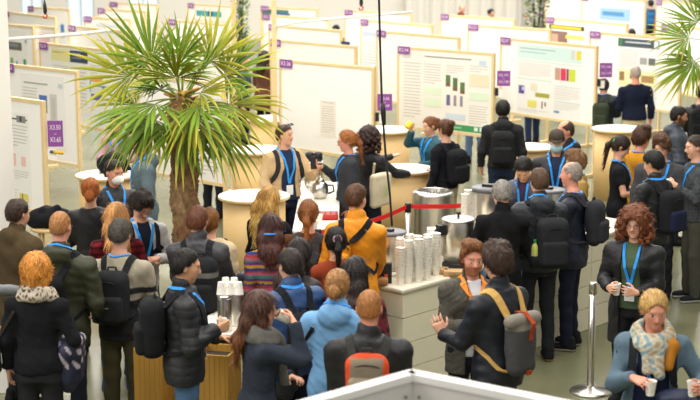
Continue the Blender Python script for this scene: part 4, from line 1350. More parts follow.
# white boxes, cardboard trays and sleeves
q = MB(); c = at(436, 228, ZC + .36); q.box((c.x, c.y, ZC + .18), (.16, .10, .36), lin('#f1eee6')); tag(q.build('carton', PAINT), 'tall white carton standing left of the tall steel urn', 'box')
for i, (px, py) in enumerate(((437, 268), (455, 270))):
    c = at(px, py, ZC + .05); q = MB(); q.rbox((0, 0, .025), (.20, .12, .05), .008, lin('#cfa878')); o = q.build('wooden_block', PAINT)
    o.location = (c.x, c.y, ZC + .001); o.rotation_euler.z = -.1
    tag(o, ['flat birch block before the white carton, left of its twin', 'flat birch block in front of the tall urn base'][i], 'block')
c = at(384, 281, ZC + .04); q = MB(); q.rbox((0, 0, .03), (.17, .14, .06), .01, lin('#b98a5c')); o = q.build('cardboard_tray', PAINT); o.location = (c.x - .05, c.y + .05, ZC + .001)
tag(o, 'small brown cardboard tray at the counter corner beside the cups', 'tray')
c = at(383, 266, ZC + .18); q = MB(); q.rbox((0, 0, .09), (.20, .05, .18), .012, lin('#1c1c1f')); o = q.build('napkin_dispenser', PAINT); o.location = (c.x - .02, c.y + .12, ZC + .001)
q = MB(); q.box((.05, -.027, .07), (.03, .004, .03), lin('#c8502a')); q.build('label', PAINT, o)
tag(o, 'black napkin dispenser on the counter behind the brown tray', 'dispenser')

# stacks of paper cups
def cup_stack(x, y, n, z0, group, label, step=.026):
    for i in range(n):
        cup_at(Matrix.Translation((x, y, z0 + i * step)) @ Matrix.Rotation(i * 1.3, 4, 'Z') @ Matrix.Translation((0, 0, 0)), 'stackcup', label, group=group)
rg = random.Random(5)
G1 = 'nested paper cups on the near counter corner'
L1 = 'white paper cup nested in the tall stacks on the near counter corner'
k = 0
for a in range(5):
    for b in range(3):
        n = [13, 18, 17, 15, 13, 19, 16, 20, 14, 17, 15, 12, 19, 16, 14, 17, 15, 13, 16, 12][k]; k += 1
        if (a, b) in ((4, 0),): continue
        c = at(398, 287, ZC) + Vector((.02 + a * .083 + rg.uniform(-.008, .008), .07 + b * .13 - a * .0 + rg.uniform(-.01, .01) + a * .06, 0))
        if n > 16: n = 16
        cup_stack(c.x, c.y, int(n * .80), ZC + .002, G1, L1)
G2 = 'nested paper cups beside the wide lidded urn'
for a in range(4):
    c = onc(1.62 + a * .085, .60 + .03 * (a % 2))
    cup_stack(c.x, c.y, 18 + a % 2, ZC + .002, G2, 'white paper cup nested in the stacks left of the wide lidded urn')
for a in range(5):
    c = onc(2.22 + a * .085, .50 + .03 * (a % 2))
    cup_stack(c.x, c.y, 5 + a % 3, ZC + .002, 'nested paper cups before the leaning man', 'white paper cup nested in the stacks before the leaning man in purple')

# steel waste bin
c = at(433, 190, .95)
e = empty('waste_bin', (c.x, c.y, 0)); tag(e, 'large open steel waste bin behind the red belt barrier', 'bin')
q = MB(); q.lathe([(.25, 0), (.25, .90), (.245, .93), (.19, .95), (.185, .94), (.18, .3)], (0, 0, 0), 44, (1, 1, 1), None, False); q.build('bin_body', STEEL, e)
q = MB(); q.lathe([(.001, .84), (.184, .84)], (0, 0, 0), 32, lin('#16202c'), None, False); q.lathe([(.184, .84), (.186, .938), (.182, .938)], (0, 0, 0), 32, lin('#16202c'), None, False); q.build('liner_bag', PAINT, e)

# barrier posts and red belt
def stanchion(c, label, h=.98, short=False):
    e = empty('barrier_post', (c.x, c.y, 0)); tag(e, label, 'post')
    q = MB(); q.lathe([(.18, 0), (.18, .012), (.165, .025), (.05, .04), (.034, .06)], (0, 0, 0), 36); q.build('base_plate', STEEL, e)
    q = MB(); q.lathe([(.032, .05), (.032, h - .10)], (0, 0, 0), 20); q.build('pole', STEEL, e)
    q = MB(); q.lathe([(.036, h - .10), (.036, h - .01), (.030, h)], (0, 0, 0), 20); q.build('belt_head', DARKPLASTIC if not short else STEEL, e)
    return e
s1 = at(408, 203, .98); stanchion(s1, 'chrome barrier post before the steel waste bin, holding the red belt')
s2 = at(590, 392, 0); stanchion(s2, 'chrome barrier post with round base in front of the curly haired woman', .99, True)
sA = at(318, 229, .98); stanchion(sA, 'chrome barrier post at the left end of the red belt')
sB = at(470, 202, .98); stanchion(sB, 'chrome barrier post hidden behind the cup stacks, right end of red belt')
q = MB()
def belt(a, b, sag=.03):
    n = 10; pts = []
    for i in range(n + 1):
        t = i / n; pts.append(a.lerp(b, t) + Vector((0, 0, -.035 - sag * 4 * t * (1 - t))))
    d = (b - a).normalized(); nr = Vector((d.y, -d.x, 0))
    q.ribbon(pts, [nr] * len(pts), .05, .003, lin('#e01a20'))
belt(sA, s1, .05); belt(s1, sB, .01)
tag(q.build('barrier_belt', PAINT), 'bright red barrier belt stretched between the chrome posts', 'belt')

# catering table between the beige jacket man and the woman with ponytail
e = empty('catering_table', (-.36, 16.75, 0), 0); tag(e, 'pale catering table with pots behind the queue in the middle', 'table')
q = MB(); q.rbox((0, 0, .88), (.48, 3.0, .04), .02); q.build('table_top', TABLETOP, e)
for sx_ in (-1, 1):
    for sy_ in (-1, 1):
        q = MB(); q.tube([(sx_ * .20, sy_ * 1.42, 0), (sx_ * .20, sy_ * 1.42, .87)], .02, 8); q.build('leg', STEEL, e)
c = at(314, 152, .90 + .42); c.z = .902
e = empty('airpot', c); tag(e, 'grey drum shaped drinks dispenser with black top, behind the glass teapot', 'dispenser')
q = MB(); q.lathe([(.11, 0), (.12, .02), (.12, .28), (.11, .31)], (0, 0, 0), 28); q.build('drum', STEEL, e)
for s in (-1, 1):
    q = MB(); q.lathe([(.05, .31), (.052, .40), (.03, .42)], (s * .052, 0, 0), 18, lin('#17171a')); q.build('pump_top', PAINT, e)
c = at(320, 176, .90 + .26); c.z = .902
e = empty('teapot', c); tag(e, 'round steel teapot with a glass band in the middle of the catering table', 'teapot')
q = MB(); q.lathe([(.06, 0), (.09, .03), (.10, .09), (.09, .16), (.05, .20)], (0, 0, 0), 24); q.build('pot_body', STEEL, e)
q = MB(); q.lathe([(.055, .20), (.04, .225), (.012, .235), (.014, .26), (.004, .265)], (0, 0, 0), 18); q.build('lid', STEEL, e)
q = MB(); q.tube([(.09, 0, .15), (.15, 0, .15), (.16, 0, .08), (.095, 0, .05)], .011, 8, lin('#18181a')); q.build('handle', PAINT, e)
q = MB(); q.tube([(-.09, 0, .07), (-.14, 0, .12), (-.16, 0, .18)], [.02, .014, .011], 8); q.build('spout', STEEL, e)
c = at(328, 214, .95)
q = MB(); q.rbox((0, 0, .03), (.22, .2, .06), .01, lin('#b8302c'))
for i in range(4): q.box((-.09 + i * .06, 0, .062), (.02, .16, .004), lin('#3a1c1c'))
o = q.build('biscuit_box', PAINT); o.location = (c.x, c.y, .903); tag(o, 'red and black patterned biscuit box on the catering table', 'box')
for i in range(7):
    c = at(306 + (i % 4) * 4.4, 219 + (i // 4) * 6, .95)
    cup_at(Matrix.Translation((c.x, c.y, .903)), 'cup', 'white paper cup on the catering table by the auburn ponytail', group='loose paper cups on the catering table')

# tea table with steel canisters by the cup holding young man
c = at(238, 333, .92)
tt = empty('tea_table', (c.x - .02, c.y + .22, 0), math.radians(-14)); tag(tt, 'white topped tea table with steel canisters between the palm and queue', 'table')
q = MB(); q.rbox((0, 0, .925), (.62, .62, .03), .02); q.build('table_top', TABLETOP, tt)
q = MB(); q.box((0, 0, .84), (.56, .56, .14)); q.build('apron', DARKPLASTIC, tt)
for sx_ in (-1, 1):
    for sy_ in (-1, 1):
        q = MB(); q.tube([(sx_ * .26, sy_ * .26, 0), (sx_ * .26, sy_ * .26, .8)], .02, 8); q.build('leg', DARKPLASTIC, tt)
for i, (px, py, lb) in enumerate(((225, 331, 'left steel canister on the white tea table'), (237, 325, 'right steel canister on the white tea table'))):
    b = at(px, py, .94)
    e = empty('canister', (b.x, b.y, .941)); tag(e, lb + ', topped with upturned cups', 'canister')
    q = MB(); q.lathe([(.052, 0), (.055, .01), (.055, .27), (.050, .285)], (0, 0, 0), 26); q.build('canister_body', STEEL, e)
    q = MB(); q.lathe([(.056, .26), (.057, .275), (.05, .288), (.001, .290)], (0, 0, 0), 26); q.build('lid', STEEL, e)
for i in range(5):
    b = at(222 + i * 4.3, 331 - (i % 2) * 5, .94)
    M = Matrix.Translation((b.x, b.y + .0, 1.235 + (.0 if i % 2 else .0))) @ Matrix.Rotation(math.pi, 4, 'X') @ Matrix.Translation((0, 0, -.095))
    cup_at(M, 'cup', 'upturned white cup on top of the steel canisters', group='upturned cups on the canisters')
b = at(243, 322, .94); q = MB(); q.rbox((0, 0, .05), (.13, .10, .10), .01, lin('#d9b070')); o = q.build('sachet_box', PAINT); o.location = (b.x, b.y - .04, .941); tag(o, 'light brown sachet box on the tea table right of the canisters', 'box')
q = MB()
for i in range(9):
    a = i * .7; q.tube([(0, 0, 0), (.03 * math.cos(a), .02 * math.sin(a), .05), (.06 * math.cos(a), .04 * math.sin(a), .07 + .01 * (i % 3))], [.004, .012, .003], 6, lin('#9cc432'))
o = q.build('mint_sprig', PAINT); o.location = (b.x + .03, b.y + .05, .943); o.scale = (1.4, 1.4, 2.0); tag(o, 'bright green sprig of mint behind the sachet box', 'herb')

# corrugated cardboard bins
def card_bin(c, w, d, h, rz, label):
    e = empty('cardboard_bin', (c.x, c.y, 0), rz); tag(e, label, 'bin')
    CB = material('corrugated_cardboard', '#c2923c', rough=.8, noise=.06, nscale=20)
    q = MB()
    for sgn in (-1, 1):
        n = int(w / .02)
        for i in range(n):
            x = -w / 2 + w * (i + .5) / n
            q.box((x, sgn * d / 2, h / 2), (w / n * .98, .012 + .005 * (i % 2), h))
        n = int(d / .02)
        for i in range(n):
            y = -d / 2 + d * (i + .5) / n
            q.box((sgn * w / 2, y, h / 2), (.012 + .005 * (i % 2), d / n * .98, h))
    q.box((0, 0, .01), (w, d, .02)); q.build('bin_walls', CB, e)
    q = MB(); q.box((0, 0, h - .06), (w - .03, d - .03, .01), lin('#2a2418')); q.build('liner_bag', PAINT, e)
card_bin(at(217, 352, .86), .27, .30, .88, math.radians(-14), 'corrugated cardboard bin in front of the tea table')
card_bin(at(150, 352, .86) + Vector((0, .2, 0)), .22, .28, .86, math.radians(-10), 'corrugated cardboard bin behind the puffy jacketed young man')

# white partition corner at the bottom edge
ZP = 2.0
pc = at(412, 371.5, ZP); e1 = at(300, 403, ZP); e2 = at(570, 403, ZP)
PM = material('partition_lacquer', '#d9d6d0', rough=.35); PT = material('partition_cap', '#f4f2ee', rough=.3)
e = empty('partition_screen', (pc.x, pc.y, 0)); tag(e, 'white corner partition with bright top edge at the bottom of the view', 'partition')
for dst in (e1, e2):
    d = dst - pc; d.z = 0; L = 2.2; ang = math.atan2(d.y, d.x); M = Matrix.Rotation(ang, 4, 'Z')
    q = MB(); q.box((L / 2, 0, ZP / 2 - .02), (L, .05, ZP - .04), (1, 1, 1), M); q.build('panel', PM, e)
    q = MB(); q.box((L / 2, 0, ZP - .018), (L + .03, .062, .036), (1, 1, 1), M); q.build('top_rail', PT, e)
q = MB()
for z in (-.10,):
    for s in (-.03, .03):
        q.lathe([(.008, 0), (.008, .008)], (0, 0, 0), 10, lin('#6a6864'), Matrix.Translation((s, -.075, ZP + z)) @ Matrix.Rotation(math.pi / 2, 4, 'X'))
q.build('bracket_screws', PAINT, e)

# ------------------------------------------------------------------ palms
LEAF = material('palm_leaf', rough=.55, attr=True, noise=.12, nscale=30, spec=.25)
BARK = material('palm_bark', rough=.95, attr=True, bump=.9, bscale=40, noise=.3, nscale=25)


SPAN = math.radians(100)


def frond(root, crown, az, el, pet, bl, seed, n=17, droop=.5, roll=0.0):
    rg = random.Random(seed)
    d = Vector((math.cos(az) * math.cos(el), math.sin(az) * math.cos(el), math.sin(el)))
    q = MB()
    pts = []; p = Vector(crown); v = d.copy()
    for i in range(7):
        pts.append(p.copy()); v = (v + Vector((0, 0, -.045 * droop))).normalized(); p = p + v * pet / 6
    q.tube(pts, [.011, .009, .008, .007, .006, .006, .005], 6, lin('#7f9436'))
    hub = pts[-1]; fwd = v.normalized()
    side = fwd.cross(Vector((0, 0, 1)))
    if side.length < .2: side = Vector((math.cos(az + 1.57), math.sin(az + 1.57), 0))
    side.normalize(); up = side.cross(fwd).normalized()
    roll = roll + rg.uniform(-.2, .2); side, up = side * math.cos(roll) + up * math.sin(roll), up * math.cos(roll) - side * math.sin(roll)
    yellow = rg.random() < .3
    for k in range(n):
        t = (k + .5) / n * 2 - 1
        a = t * SPAN
        L = bl * 1.12 * (1 - .42 * abs(t) ** 1.3) * rg.uniform(.93, 1.05)
        dr = fwd * math.cos(a) + side * math.sin(a) + up * (.22 * math.cos(a * .5) - .1)
        dr += Vector((rg.uniform(-1, 1), rg.uniform(-1, 1), rg.uniform(-1, 1))) * .07; dr.normalize()
        wv = L * math.sin(SPAN / n) * .78
        p = hub.copy(); v = dr.copy(); cs = []
        m = 7
        for i in range(m + 1):
            s_ = i / m
            wdt = wv * min(1, s_ * 2.1) * (1 if s_ < .45 else max(.04, 1 - (s_ - .45) / .55))
            wdt = min(wdt, .036)
            nn = (v.cross(side * math.cos(a) - fwd * math.sin(a))).normalized()
            b_ = v.cross(nn).normalized()
            cs.append((p.copy(), b_ * wdt / 2, nn * wdt * .35))
            sagk = (.03 + .26 * max(0, s_ - .25)) * (.35 + droop) * (1.25 if abs(t) > .55 else .8)
            v = (v + Vector((0, 0, -sagk))).normalized(); p = p + v * L / m
        vs = []
        for c_, b_, u_ in cs: vs += [c_ - b_ + u_, c_, c_ + b_ + u_]
        fs = []
        for i in range(m): fs += [(3 * i, 3 * i + 1, 3 * i + 4, 3 * i + 3), (3 * i + 1, 3 * i + 2, 3 * i + 5, 3 * i + 4)]
        g = rg.uniform(.85, 1.15); base = lin('#67841f') if not yellow else lin('#9a9c28')
        tipc = lin('#cdb448') if (rg.random() < .5) else base
        o0 = len(q.v)
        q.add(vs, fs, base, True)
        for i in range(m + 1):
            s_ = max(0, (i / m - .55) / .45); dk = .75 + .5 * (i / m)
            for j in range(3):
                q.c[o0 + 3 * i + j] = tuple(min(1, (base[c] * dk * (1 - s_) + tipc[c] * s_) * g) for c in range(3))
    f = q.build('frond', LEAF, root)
    return f


def palm(x, y, crown_z, label, seed, fronds, trunk_r=.105, lean=(0, 0), pot=True):
    root = empty('fan_palm', (x, y, 0)); tag(root, label, 'palm')
    rg = random.Random(seed)
    V = Vox((-.28 - abs(lean[0]), -.26, .30), (.28 + abs(lean[0]), .26, crown_z + .12), .014)
    lx = lambda z: lean[0] * (1 - z / crown_z)
    V.cone((lx(.35), 0, .35), (0, 0, crown_z), trunk_r * 1.0, trunk_r * .92, .02)
    z = .4
    k = 0
    while z < crown_z - .05:
        for j in range(5):
            a = k * 2.4 + j * 1.257
            r = trunk_r * .95
            ca, sa = math.cos(a), math.sin(a)
            V.cone((lx(z) + r * ca, r * sa, z), (lx(z) + (r + .035) * ca, (r + .035) * sa, z + .055), .022, .009, .012)
        z += .048; k += 1
    V.ripple(.006, 12, seed, .6)
    def bc(P):
        n = hashn(P, 45, 2)[:, None] * .25 + hashn(P, 110, 5)[:, None] * .2
        r = np.sqrt((P[:, 0]) ** 2 + P[:, 1] ** 2)
        mix = np.clip((hashn(P, 9, 1) + .4), 0, 1)[:, None]
        return np.clip((np.array(lin('#7c5c3e')) * (1 - mix) + np.array(lin('#a0835c')) * mix) * (1 + n * 1.3), 0, 1)
    V.mesh('trunk', BARK, root, bc)
    if pot:
        q = MB(); q.lathe([(.24, 0), (.30, .40), (.31, .42), (.28, .42), (.27, .36)], (lean[0], 0, 0), 32, lin('#3a3a3c')); q.build('planter', PAINT, root)
        q = MB(); q.lathe([(.001, .36), (.275, .36)], (lean[0], 0, 0), 24, lin('#3a2a1c'), None, False); q.build('soil', PAINT, root)
    q = MB()
    for i in range(60):
        a, r_, zz = rg.uniform(0, 6.28), rg.uniform(.09, .20), crown_z + rg.uniform(-.12, .10)
        q.tube([(math.cos(a) * .05, math.sin(a) * .05, zz), (math.cos(a) * r_, math.sin(a) * r_, zz + rg.uniform(-.05, .06))], [.006, .013], 5, lin(rg.choice(['#c8862c', '#d6a63a', '#9a7a34'])))
    q.build('flower_spray', LEAF, root)
    c = Vector((0, 0, crown_z + .10))
    for j, (az, el, pt, b, dr, rl) in enumerate(fronds):
        a = math.radians(az + rg.uniform(-6, 6))
        frond(root, c + Vector((math.cos(a) * .06, math.sin(a) * .06, -.10 * (1 - (el + 40) / 130))), a, math.radians(el + rg.uniform(-4, 4)), pt, b * rg.uniform(.94, 1.06), seed * 1000 + j, droop=dr, roll=rl)
    return root


# each frond: direction round the trunk, rise, stalk, blade, droop, roll
FR = [(176, 60, .34, .56, .15, .9), (6, 58, .34, .56, .2, -.9), (-2, 30, .38, .52, .4, -.9), (182, 27, .40, .54, .45, .9), (172, -2, .36, .56, 1.0, .7), (188, -22, .32, .50, 1.3, .5), (204, -26, .26, .46, 1.5, .4),
      (2, -2, .36, .52, 1.0, -.7), (-10, -28, .34, .54, 1.4, -.5), (-90, 44, .26, .50, .7, .2), (-62, 8, .30, .56, 1.3, -.3), (-118, 8, .30, .54, 1.3, .3), (-88, -30, .26, .56, 1.7, .1),
      (-44, -24, .30, .54, 1.6, -.3), (-136, -18, .26, .48, 1.6, .3), (88, 30, .34, .50, .7, 0), (134, 16, .34, .50, .9, .5),
      (-40, 46, .28, .50, .5, -.7), (80, 84, .28, .42, .1, .3), (-90, 74, .24, .40, .4, .6), (-70, -14, .24, .5, 1.5, -.2),
      (-125, 32, .18, .40, .8, -.4), (-45, 26, .18, .42, .9, -.6), (200, 50, .2, .4, .5, .8)]
PX = at(181, 100, 2.55)
palm(PX.x, PX.y, 2.53, 'large fan palm with shaggy trunk standing in the crowd at the left', 4, FR, lean=(.06, 0))
P2 = at(729, 47, 2.60)
palm(P2.x, P2.y, 2.58, 'second fan palm beyond the right edge, fronds reaching into view', 11, [(180, 14, .42, .52, .6, .9), (184, -28, .40, .56, .7, .9), (188, -18, .38, .52, .7, .6), (150, 40, .4, .45, .3, .5), (0, 30, .4, .5, .4, -.9), (20, -10, .4, .5, .8, -.6),
     (90, 60, .4, .5, .2, 0), (-90, 40, .4, .5, .5, 0), (-60, -20, .3, .5, 1, 0), (176, 62, .4, .46, .2, .9)])

# far green plants
def bush(px, py, d, w, h, label, flowers, seed, z0=0.0):
    rg = random.Random(seed); c = pxz(px, py, d)
    root = empty('potted_plant', (c.x, c.y, 0)); tag(root, label, 'plant')
    q = MB()
    for i in range(int(900 * (w / .8) * h)):
        x, y, z = rg.uniform(-w / 2, w / 2), rg.uniform(-.2, .2), rg.uniform(.35, h)
        a, b = rg.uniform(0, 6.28), rg.uniform(-.6, .8); L = rg.uniform(.07, .14)
        dr = Vector((math.cos(a) * math.cos(b), math.sin(a) * math.cos(b), math.sin(b))); sd = dr.cross(Vector((0, 0, 1))).normalized() * L * .3
        p = Vector((x, y, z)); col = rg.choice([lin('#5d8a3a'), lin('#7fa04a'), lin('#3f6a30'), lin('#9cb45c')])
        if flowers and rg.random() < .16: col = rg.choice([lin('#8a4ac0'), lin('#b070d0'), lin('#c86a3a')])
        q.add([p, p + dr * L * .5 + sd, p + dr * L, p + dr * L * .5 - sd], [(0, 1, 2, 3)], col)
    q.build('foliage', LEAF, root)
    q = MB()
    for i in range(7): q.tube([(rg.uniform(-w / 4, w / 4), 0, .3), (rg.uniform(-w / 2.4, w / 2.4), rg.uniform(-.1, .1), h * .95)], .012, 5, lin('#5c4a34'))
    q.build('stems', PAINT, root)
    q = MB(); q.rbox((0, 0, .17), (w * .9, .4, .34), .05, lin('#8a7a66')); q.build('planter', PAINT, root)
bush(537, 10, 40, .62, 2.4, 'tall green plant with purple flowers far back in the middle', True, 3)
bush(240, 8, 38, .4, 2.6, 'slim green climbing plant by the tall birch post far back', False, 4)
bush(222, 2, 44, .9, 1.3, 'low green plant far back above the palm', False, 6)
bush(570, 22, 36, .9, 1.2, 'low green plant behind the right boards', True, 8)


# ------------------------------------------------------------------ the crowd
def stripes_multi(P, C):
    pal = [lin(c) for c in ('#b8483c', '#3a4a8c', '#d8a83c', '#7a3a7c', '#3c8c7c', '#c86a8c')]
    k = (np.floor(P[:, 2] / .022)).astype(int) % 6
    return np.array(pal)[k] * .8
def band_stripe(P, C):
    z = P[:, 2]
    C = C.copy()
    C[(z < 1.235)] = np.array(lin('#2a2b2e'))
    m = (z > 1.14) & (z < 1.185); C[m] = np.array(lin('#9c9686'))
    return C
def plaid(P, C):
    C = C.copy(); x = np.arctan2(P[:, 0], P[:, 1] + .01) * .17
    C[(np.floor(P[:, 2] / .03) % 2 == 0)] *= .35
    C[(np.floor(x / .03) % 2 == 0)] *= .5
    return C
def maroon_mottle(P, C):
    n = np.sin(P[:, 0] * 70 + 2 * np.sin(P[:, 2] * 40)) * np.sin(P[:, 2] * 60 + 2 * np.sin(P[:, 1] * 50))
    C = C.copy(); C[n > .1] = np.array(lin('#1c1618')); return C
def dots(P, C):
    n = np.sin(P[:, 0] * 150) * np.sin(P[:, 2] * 150) * np.sign(np.sin(P[:, 2] * 75) + .2)
    C = C.copy(); C[n > .55] = np.array(lin('#c8ccd8')); return C
def speck(P, C):
    n = np.sin(P[:, 0] * 210 + 9 * P[:, 1] * 20) * np.sin(P[:, 2] * 190 + P[:, 1] * 120)
    C = C.copy(); C[n > .2] *= 1.9; return C
def leopard(P, C):
    n = np.sin(P[:, 0] * 120 + 3 * np.sin(P[:, 1] * 60)) * np.sin(P[:, 2] * 110 + 2 * np.sin(P[:, 0] * 70))
    C = C.copy(); C[n > .25] = np.array(lin('#4a4038')); return C
def floral(P, C):
    C = C.copy(); n = np.sin(P[:, 0] * 55 + 3 * np.sin(P[:, 2] * 33)) * np.sin(P[:, 2] * 48 + 2 * np.sin(P[:, 1] * 50))
    C[n > .45] = np.array(lin('#7e9aa4')); C[n < -.55] = np.array(lin('#a48f70')); C[(n > .1) & (n < .2)] = np.array(lin('#dad6c6')); return C
def hoodie_print(P, C):
    C = C.copy(); m = (P[:, 1] > .10) & (np.abs(P[:, 0]) < .09) & (P[:, 2] > 1.20) & (P[:, 2] < 1.28) & (np.sin(P[:, 0] * 190) > -.2) & (np.sin(P[:, 2] * 95) > -.3)
    C[m] = np.array(lin('#a8b4ba')); return C
def tweed(P, C):
    C = C.copy(); n = np.sin(P[:, 0] * 160) * np.sin(P[:, 2] * 140 + P[:, 1] * 90); C[n > .1] *= 1.35; return C
def grey_band(z0, z1, colr):
    c = np.array(lin(colr))
    def f(P, C, zc, h, dx):
        m = (P[:, 2] > zc + z0 * h) & (P[:, 2] < zc + z1 * h); C[m] = c; return C
    return f
def orange_sides(P, C, zc, h, dx):
    m = (np.abs(P[:, 0] - dx) > .102); C[m] = np.array(lin('#d8502a')); m = (P[:, 2] > zc + h * .93) & (np.abs(P[:, 0] - dx) < .098); C[m] = np.array(lin('#c84a2a')); return C

# ---- left foreground
p = person(35, 257, 2, H=1.68, fem=True, hair='bob', hair_col='#d08a38', top='#1d1e21', kind='sweater', hem=.86, legs='#26272a', R=('point', (.20, .20, .98), (-.2, 1, -.1), (-.2, 0, 1), .5), lanyard=True, badge=False,
           scarf=dict(col='#c9bca8', pattern=leopard, drop=0), w=1.08, nod=4, label='person with golden bobbed hair and leopard scarf in black sweater at lower left')
# shoulder bag at her left and the jacket over her right arm
def place(o, p):
    o.location = p['root'].location; o.rotation_euler.z = p['root'].rotation_euler.z; return o
def shoulder_bag(p, side, col, label, z=.92, size=(.13, .06, .15), strapcol=None, y=-.02, tot=False):
    K = p['K']; e = empty('shoulder_bag' if not tot else 'tote_bag'); place(e, p); tag(e, label, 'bag')
    x = side * (p['sx'] + .11)
    q, nr = p['ref'].snap((x, y, (z + size[2]) * K), .0)
    x = q[0] + side * (size[1] + .01)
    V = Vox((x - .25, y - .3, z - size[2] - .08), (x + .25, y + .3, z + size[2] + .08), .011)
    V.box((x, y, z), (size[1], size[0], size[2]), .045, None, 0); V.ripple(.005, 5, 3)
    V.mesh('bag_body', CLOTH if tot else SHELL, e, lin(col))
    pts = [(x, y + size[0] * .7, z + size[2] * .9), (x * .85, y + .07, 1.15 * K), (side * .155, .06, 1.34 * K), (side * .13, -.0, 1.44 * K), (side * .155, -.09, 1.34 * K), (x * .85, y - .08, 1.15 * K), (x, y - size[0] * .7, z + size[2] * .9)]
    Q, N = [], []
    for i, t in enumerate(pts):
        if 0 < i < 6: a, n = p['ref'].snap(t, .006)
        else: a, n = t, (side, 0, 0)
        Q.append(Vector(a)); N.append(Vector(n))
    m = MB(); m.ribbon(Q, N, .028, .006, lin(strapcol or col)); m.build('strap', CLOTH, e)
    return e
b = shoulder_bag(p, -1, '#1e1f20', 'dark leather shoulder bag with brass ring on the golden haired woman\'s left side', z=.93, size=(.15, .07, .16), strapcol='#2a2622')
r = MB()
r.tube([(-.30 + .0 * a, .09 + .022 * math.cos(a), 1.11 + .022 * math.sin(a)) for a in [i * .6283 for i in range(11)]], .006, 6, lin('#c8923c')); r.build('brass_ring', PAINT, b)
V = Vox((-.05, -.16, -.36), (.45, .42, .30), .012)
V.ell((.20, .10, .02), (.10, .17, .14), None, .02); V.ell((.20, .04, -.14), (.085, .10, .14), None, .04)
for i in range(8): V.cone((.28, -.02 + i * .03, .12 - .02 * (i % 3)), (.27, .04 + i * .02, -.16 - .03 * (i % 2)), .03, .022, .02)
V.ripple(.006, 7, 4)
o = V.mesh('folded_jacket', SHELL, None, lambda P: np.where((np.sin(P[:, 0] * 60 + P[:, 2] * 45) * np.sin(P[:, 1] * 50 + 2) > .35)[:, None] & (P[:, 2] > -.08)[:, None], np.array(lin('#b4aab4')), np.array(lin('#22263c'))))
place(o, p); o.location.z = .93
tag(o, 'shiny navy and silver puffy jacket folded over the golden haired woman\'s arm', 'jacket')

p = person(59, 212, 12, H=1.88, hair='buzz', hair_col='#b07a48', skin='pink', top='#30331f', kind='jacket', hood=True, hem=.78, legs='#20242e', w=1.12, R=('point', (.22, .16, 1.0), (-.3, 1, 0), (-.3, 0, -1), .5),
           glasses='#3a3a3a', badge=False, label='person with cropped reddish blond hair in dark olive hooded jacket, behind the golden bobbed woman')
backpack(p, '#15161a', 'plain dark backpack worn by the reddish blond man in olive jacket', size=(.27, .12, .40), z=1.14, mark=('#b84a4a', .09, .12, .02, .03), dx=-.02)

p = person(119, 220, 12, H=1.76, hair='short', hair_col='#4a463f', skin='light', top='#a8a08c', pattern=band_stripe, kind='sweater', legs='#4c4a34', w=1.06, badge=False, L=('fold',), R=('fold',), nod=14,
           label='person with dark grey hair in beige jumper with charcoal lower band, wearing olive trousers')
backpack(p, '#242528', 'black laptop backpack with small logo patch on the beige jumper man', size=(.27, .15, .42), z=1.17, mark=('#8a8a60', 0, -.05, .03, .008))
p = person(116, 204, 350, H=1.70, fem=True, hair='long', hair_col='#c08a50', top='#7a2028', pattern=plaid, kind='shirt', legs='#33405c', shoes='#9c1f26', L=('fold',), R=('fold',), lanyard=True, badge=False,
           label='person with long fair hair and red plaid shirt, hidden behind the beige jumper man')

p = person(183, 250, 78, H=1.77, hair='short', hair_col='#16120f', skin='asian', top='#26272a', kind='jacket', collar=True, puffy=True, hem=.80, legs='#4a6888', shoes='#222222', nod=12, yaw=0, w=1.0,
           R=('hold', .06, .26, 1.22), L=('front', 1.08, .26), label='young person with short black hair in black puffy jacket, holding a paper cup in profile')
held(p, ['white paper cup in the hand of the black haired man in puffy jacket'])
backpack(p, '#1d1e21', 'bulging black backpack on the young man in puffy jacket', size=(.27, .17, .42), z=1.20)

p = person(258, 292, 72, H=1.68, fem=True, hair='long', hair_col='#4a2c20', hair_tip='#7a4a2c', top='#343a46', kind='sweater', legs='#24262c', skin='light', nod=4, hair_len=.30, yaw=14, R=('drink',), L=('fold', 1.06), badge=False,
           scarf=dict(col='#6a6862', low=1.05), label='person with long brown hair in slate sweater and grey scarf, drinking from a paper cup')
held(p, ['printed white paper cup at the lips of the long brown haired woman'])

p = person(291, 250, 330, H=1.71, hair='short', hair_col='#2c241e', skin='light', top='#33517f', kind='jacket', collar=True, legs='#1c2030', nod=14, glasses='#25252a', R=('front', 1.1, .3), L=('front', 1.12, .34), badge=False, w=1.02,
           label='person with dark cropped hair and glasses in mid blue jacket, facing away left')
backpack(p, '#1a1c20', 'black backpack on the man in mid blue jacket', size=(.26, .13, .38), z=1.12)
p = person(337, 271, 12, H=1.70, fem=True, hair='bun', hair_col='#a87a48', bun_z=-.035, skin='light', top='#76a6d2', kind='jacket', hood=True, hem=.72, legs='#2a3550', w=1.1, L=('fold',), R=('fold',), badge=False, nod=12, mat=CLOTH,
           label='person with low fair bun in sky blue hooded parka, seen from behind')
shoulder_bag(p, -1, '#15161a', 'black bag slung behind the sky blue parka', z=.95, size=(.13, .06, .17), y=.02)
p = person(369, 291, 4, H=1.80, hair='buzz', hair_col='#a8703c', skin='pink', top='#1f1f21', kind='jacket', collar=True, w=1.04, hem=.80, legs='#24262a', lanyard=False, nod=10, L=('fold', 1.0), R=('fold', 1.0),
           label='person with cropped ginger hair in black jacket wearing a grey and orange backpack')
backpack(p, '#857a68', 'small taupe backpack with orange sides on the ginger haired man', col2='#8f8471', strap='#3a3a38', size=(.27, .12, .30), z=1.26, pattern=orange_sides)
p = person(354, 259, 18, H=1.62, fem=True, hair='long', hair_col='#1d1512', hair_tip='#3a2018', top='#6a1f2c', pattern=maroon_mottle, kind='jacket', fit=.05, hem=.76, legs='#20222a', L=('fold',), R=('hang',), badge=False, lanyard=False,
           label='person with long black hair in maroon and black mottled jacket, behind the ginger man')
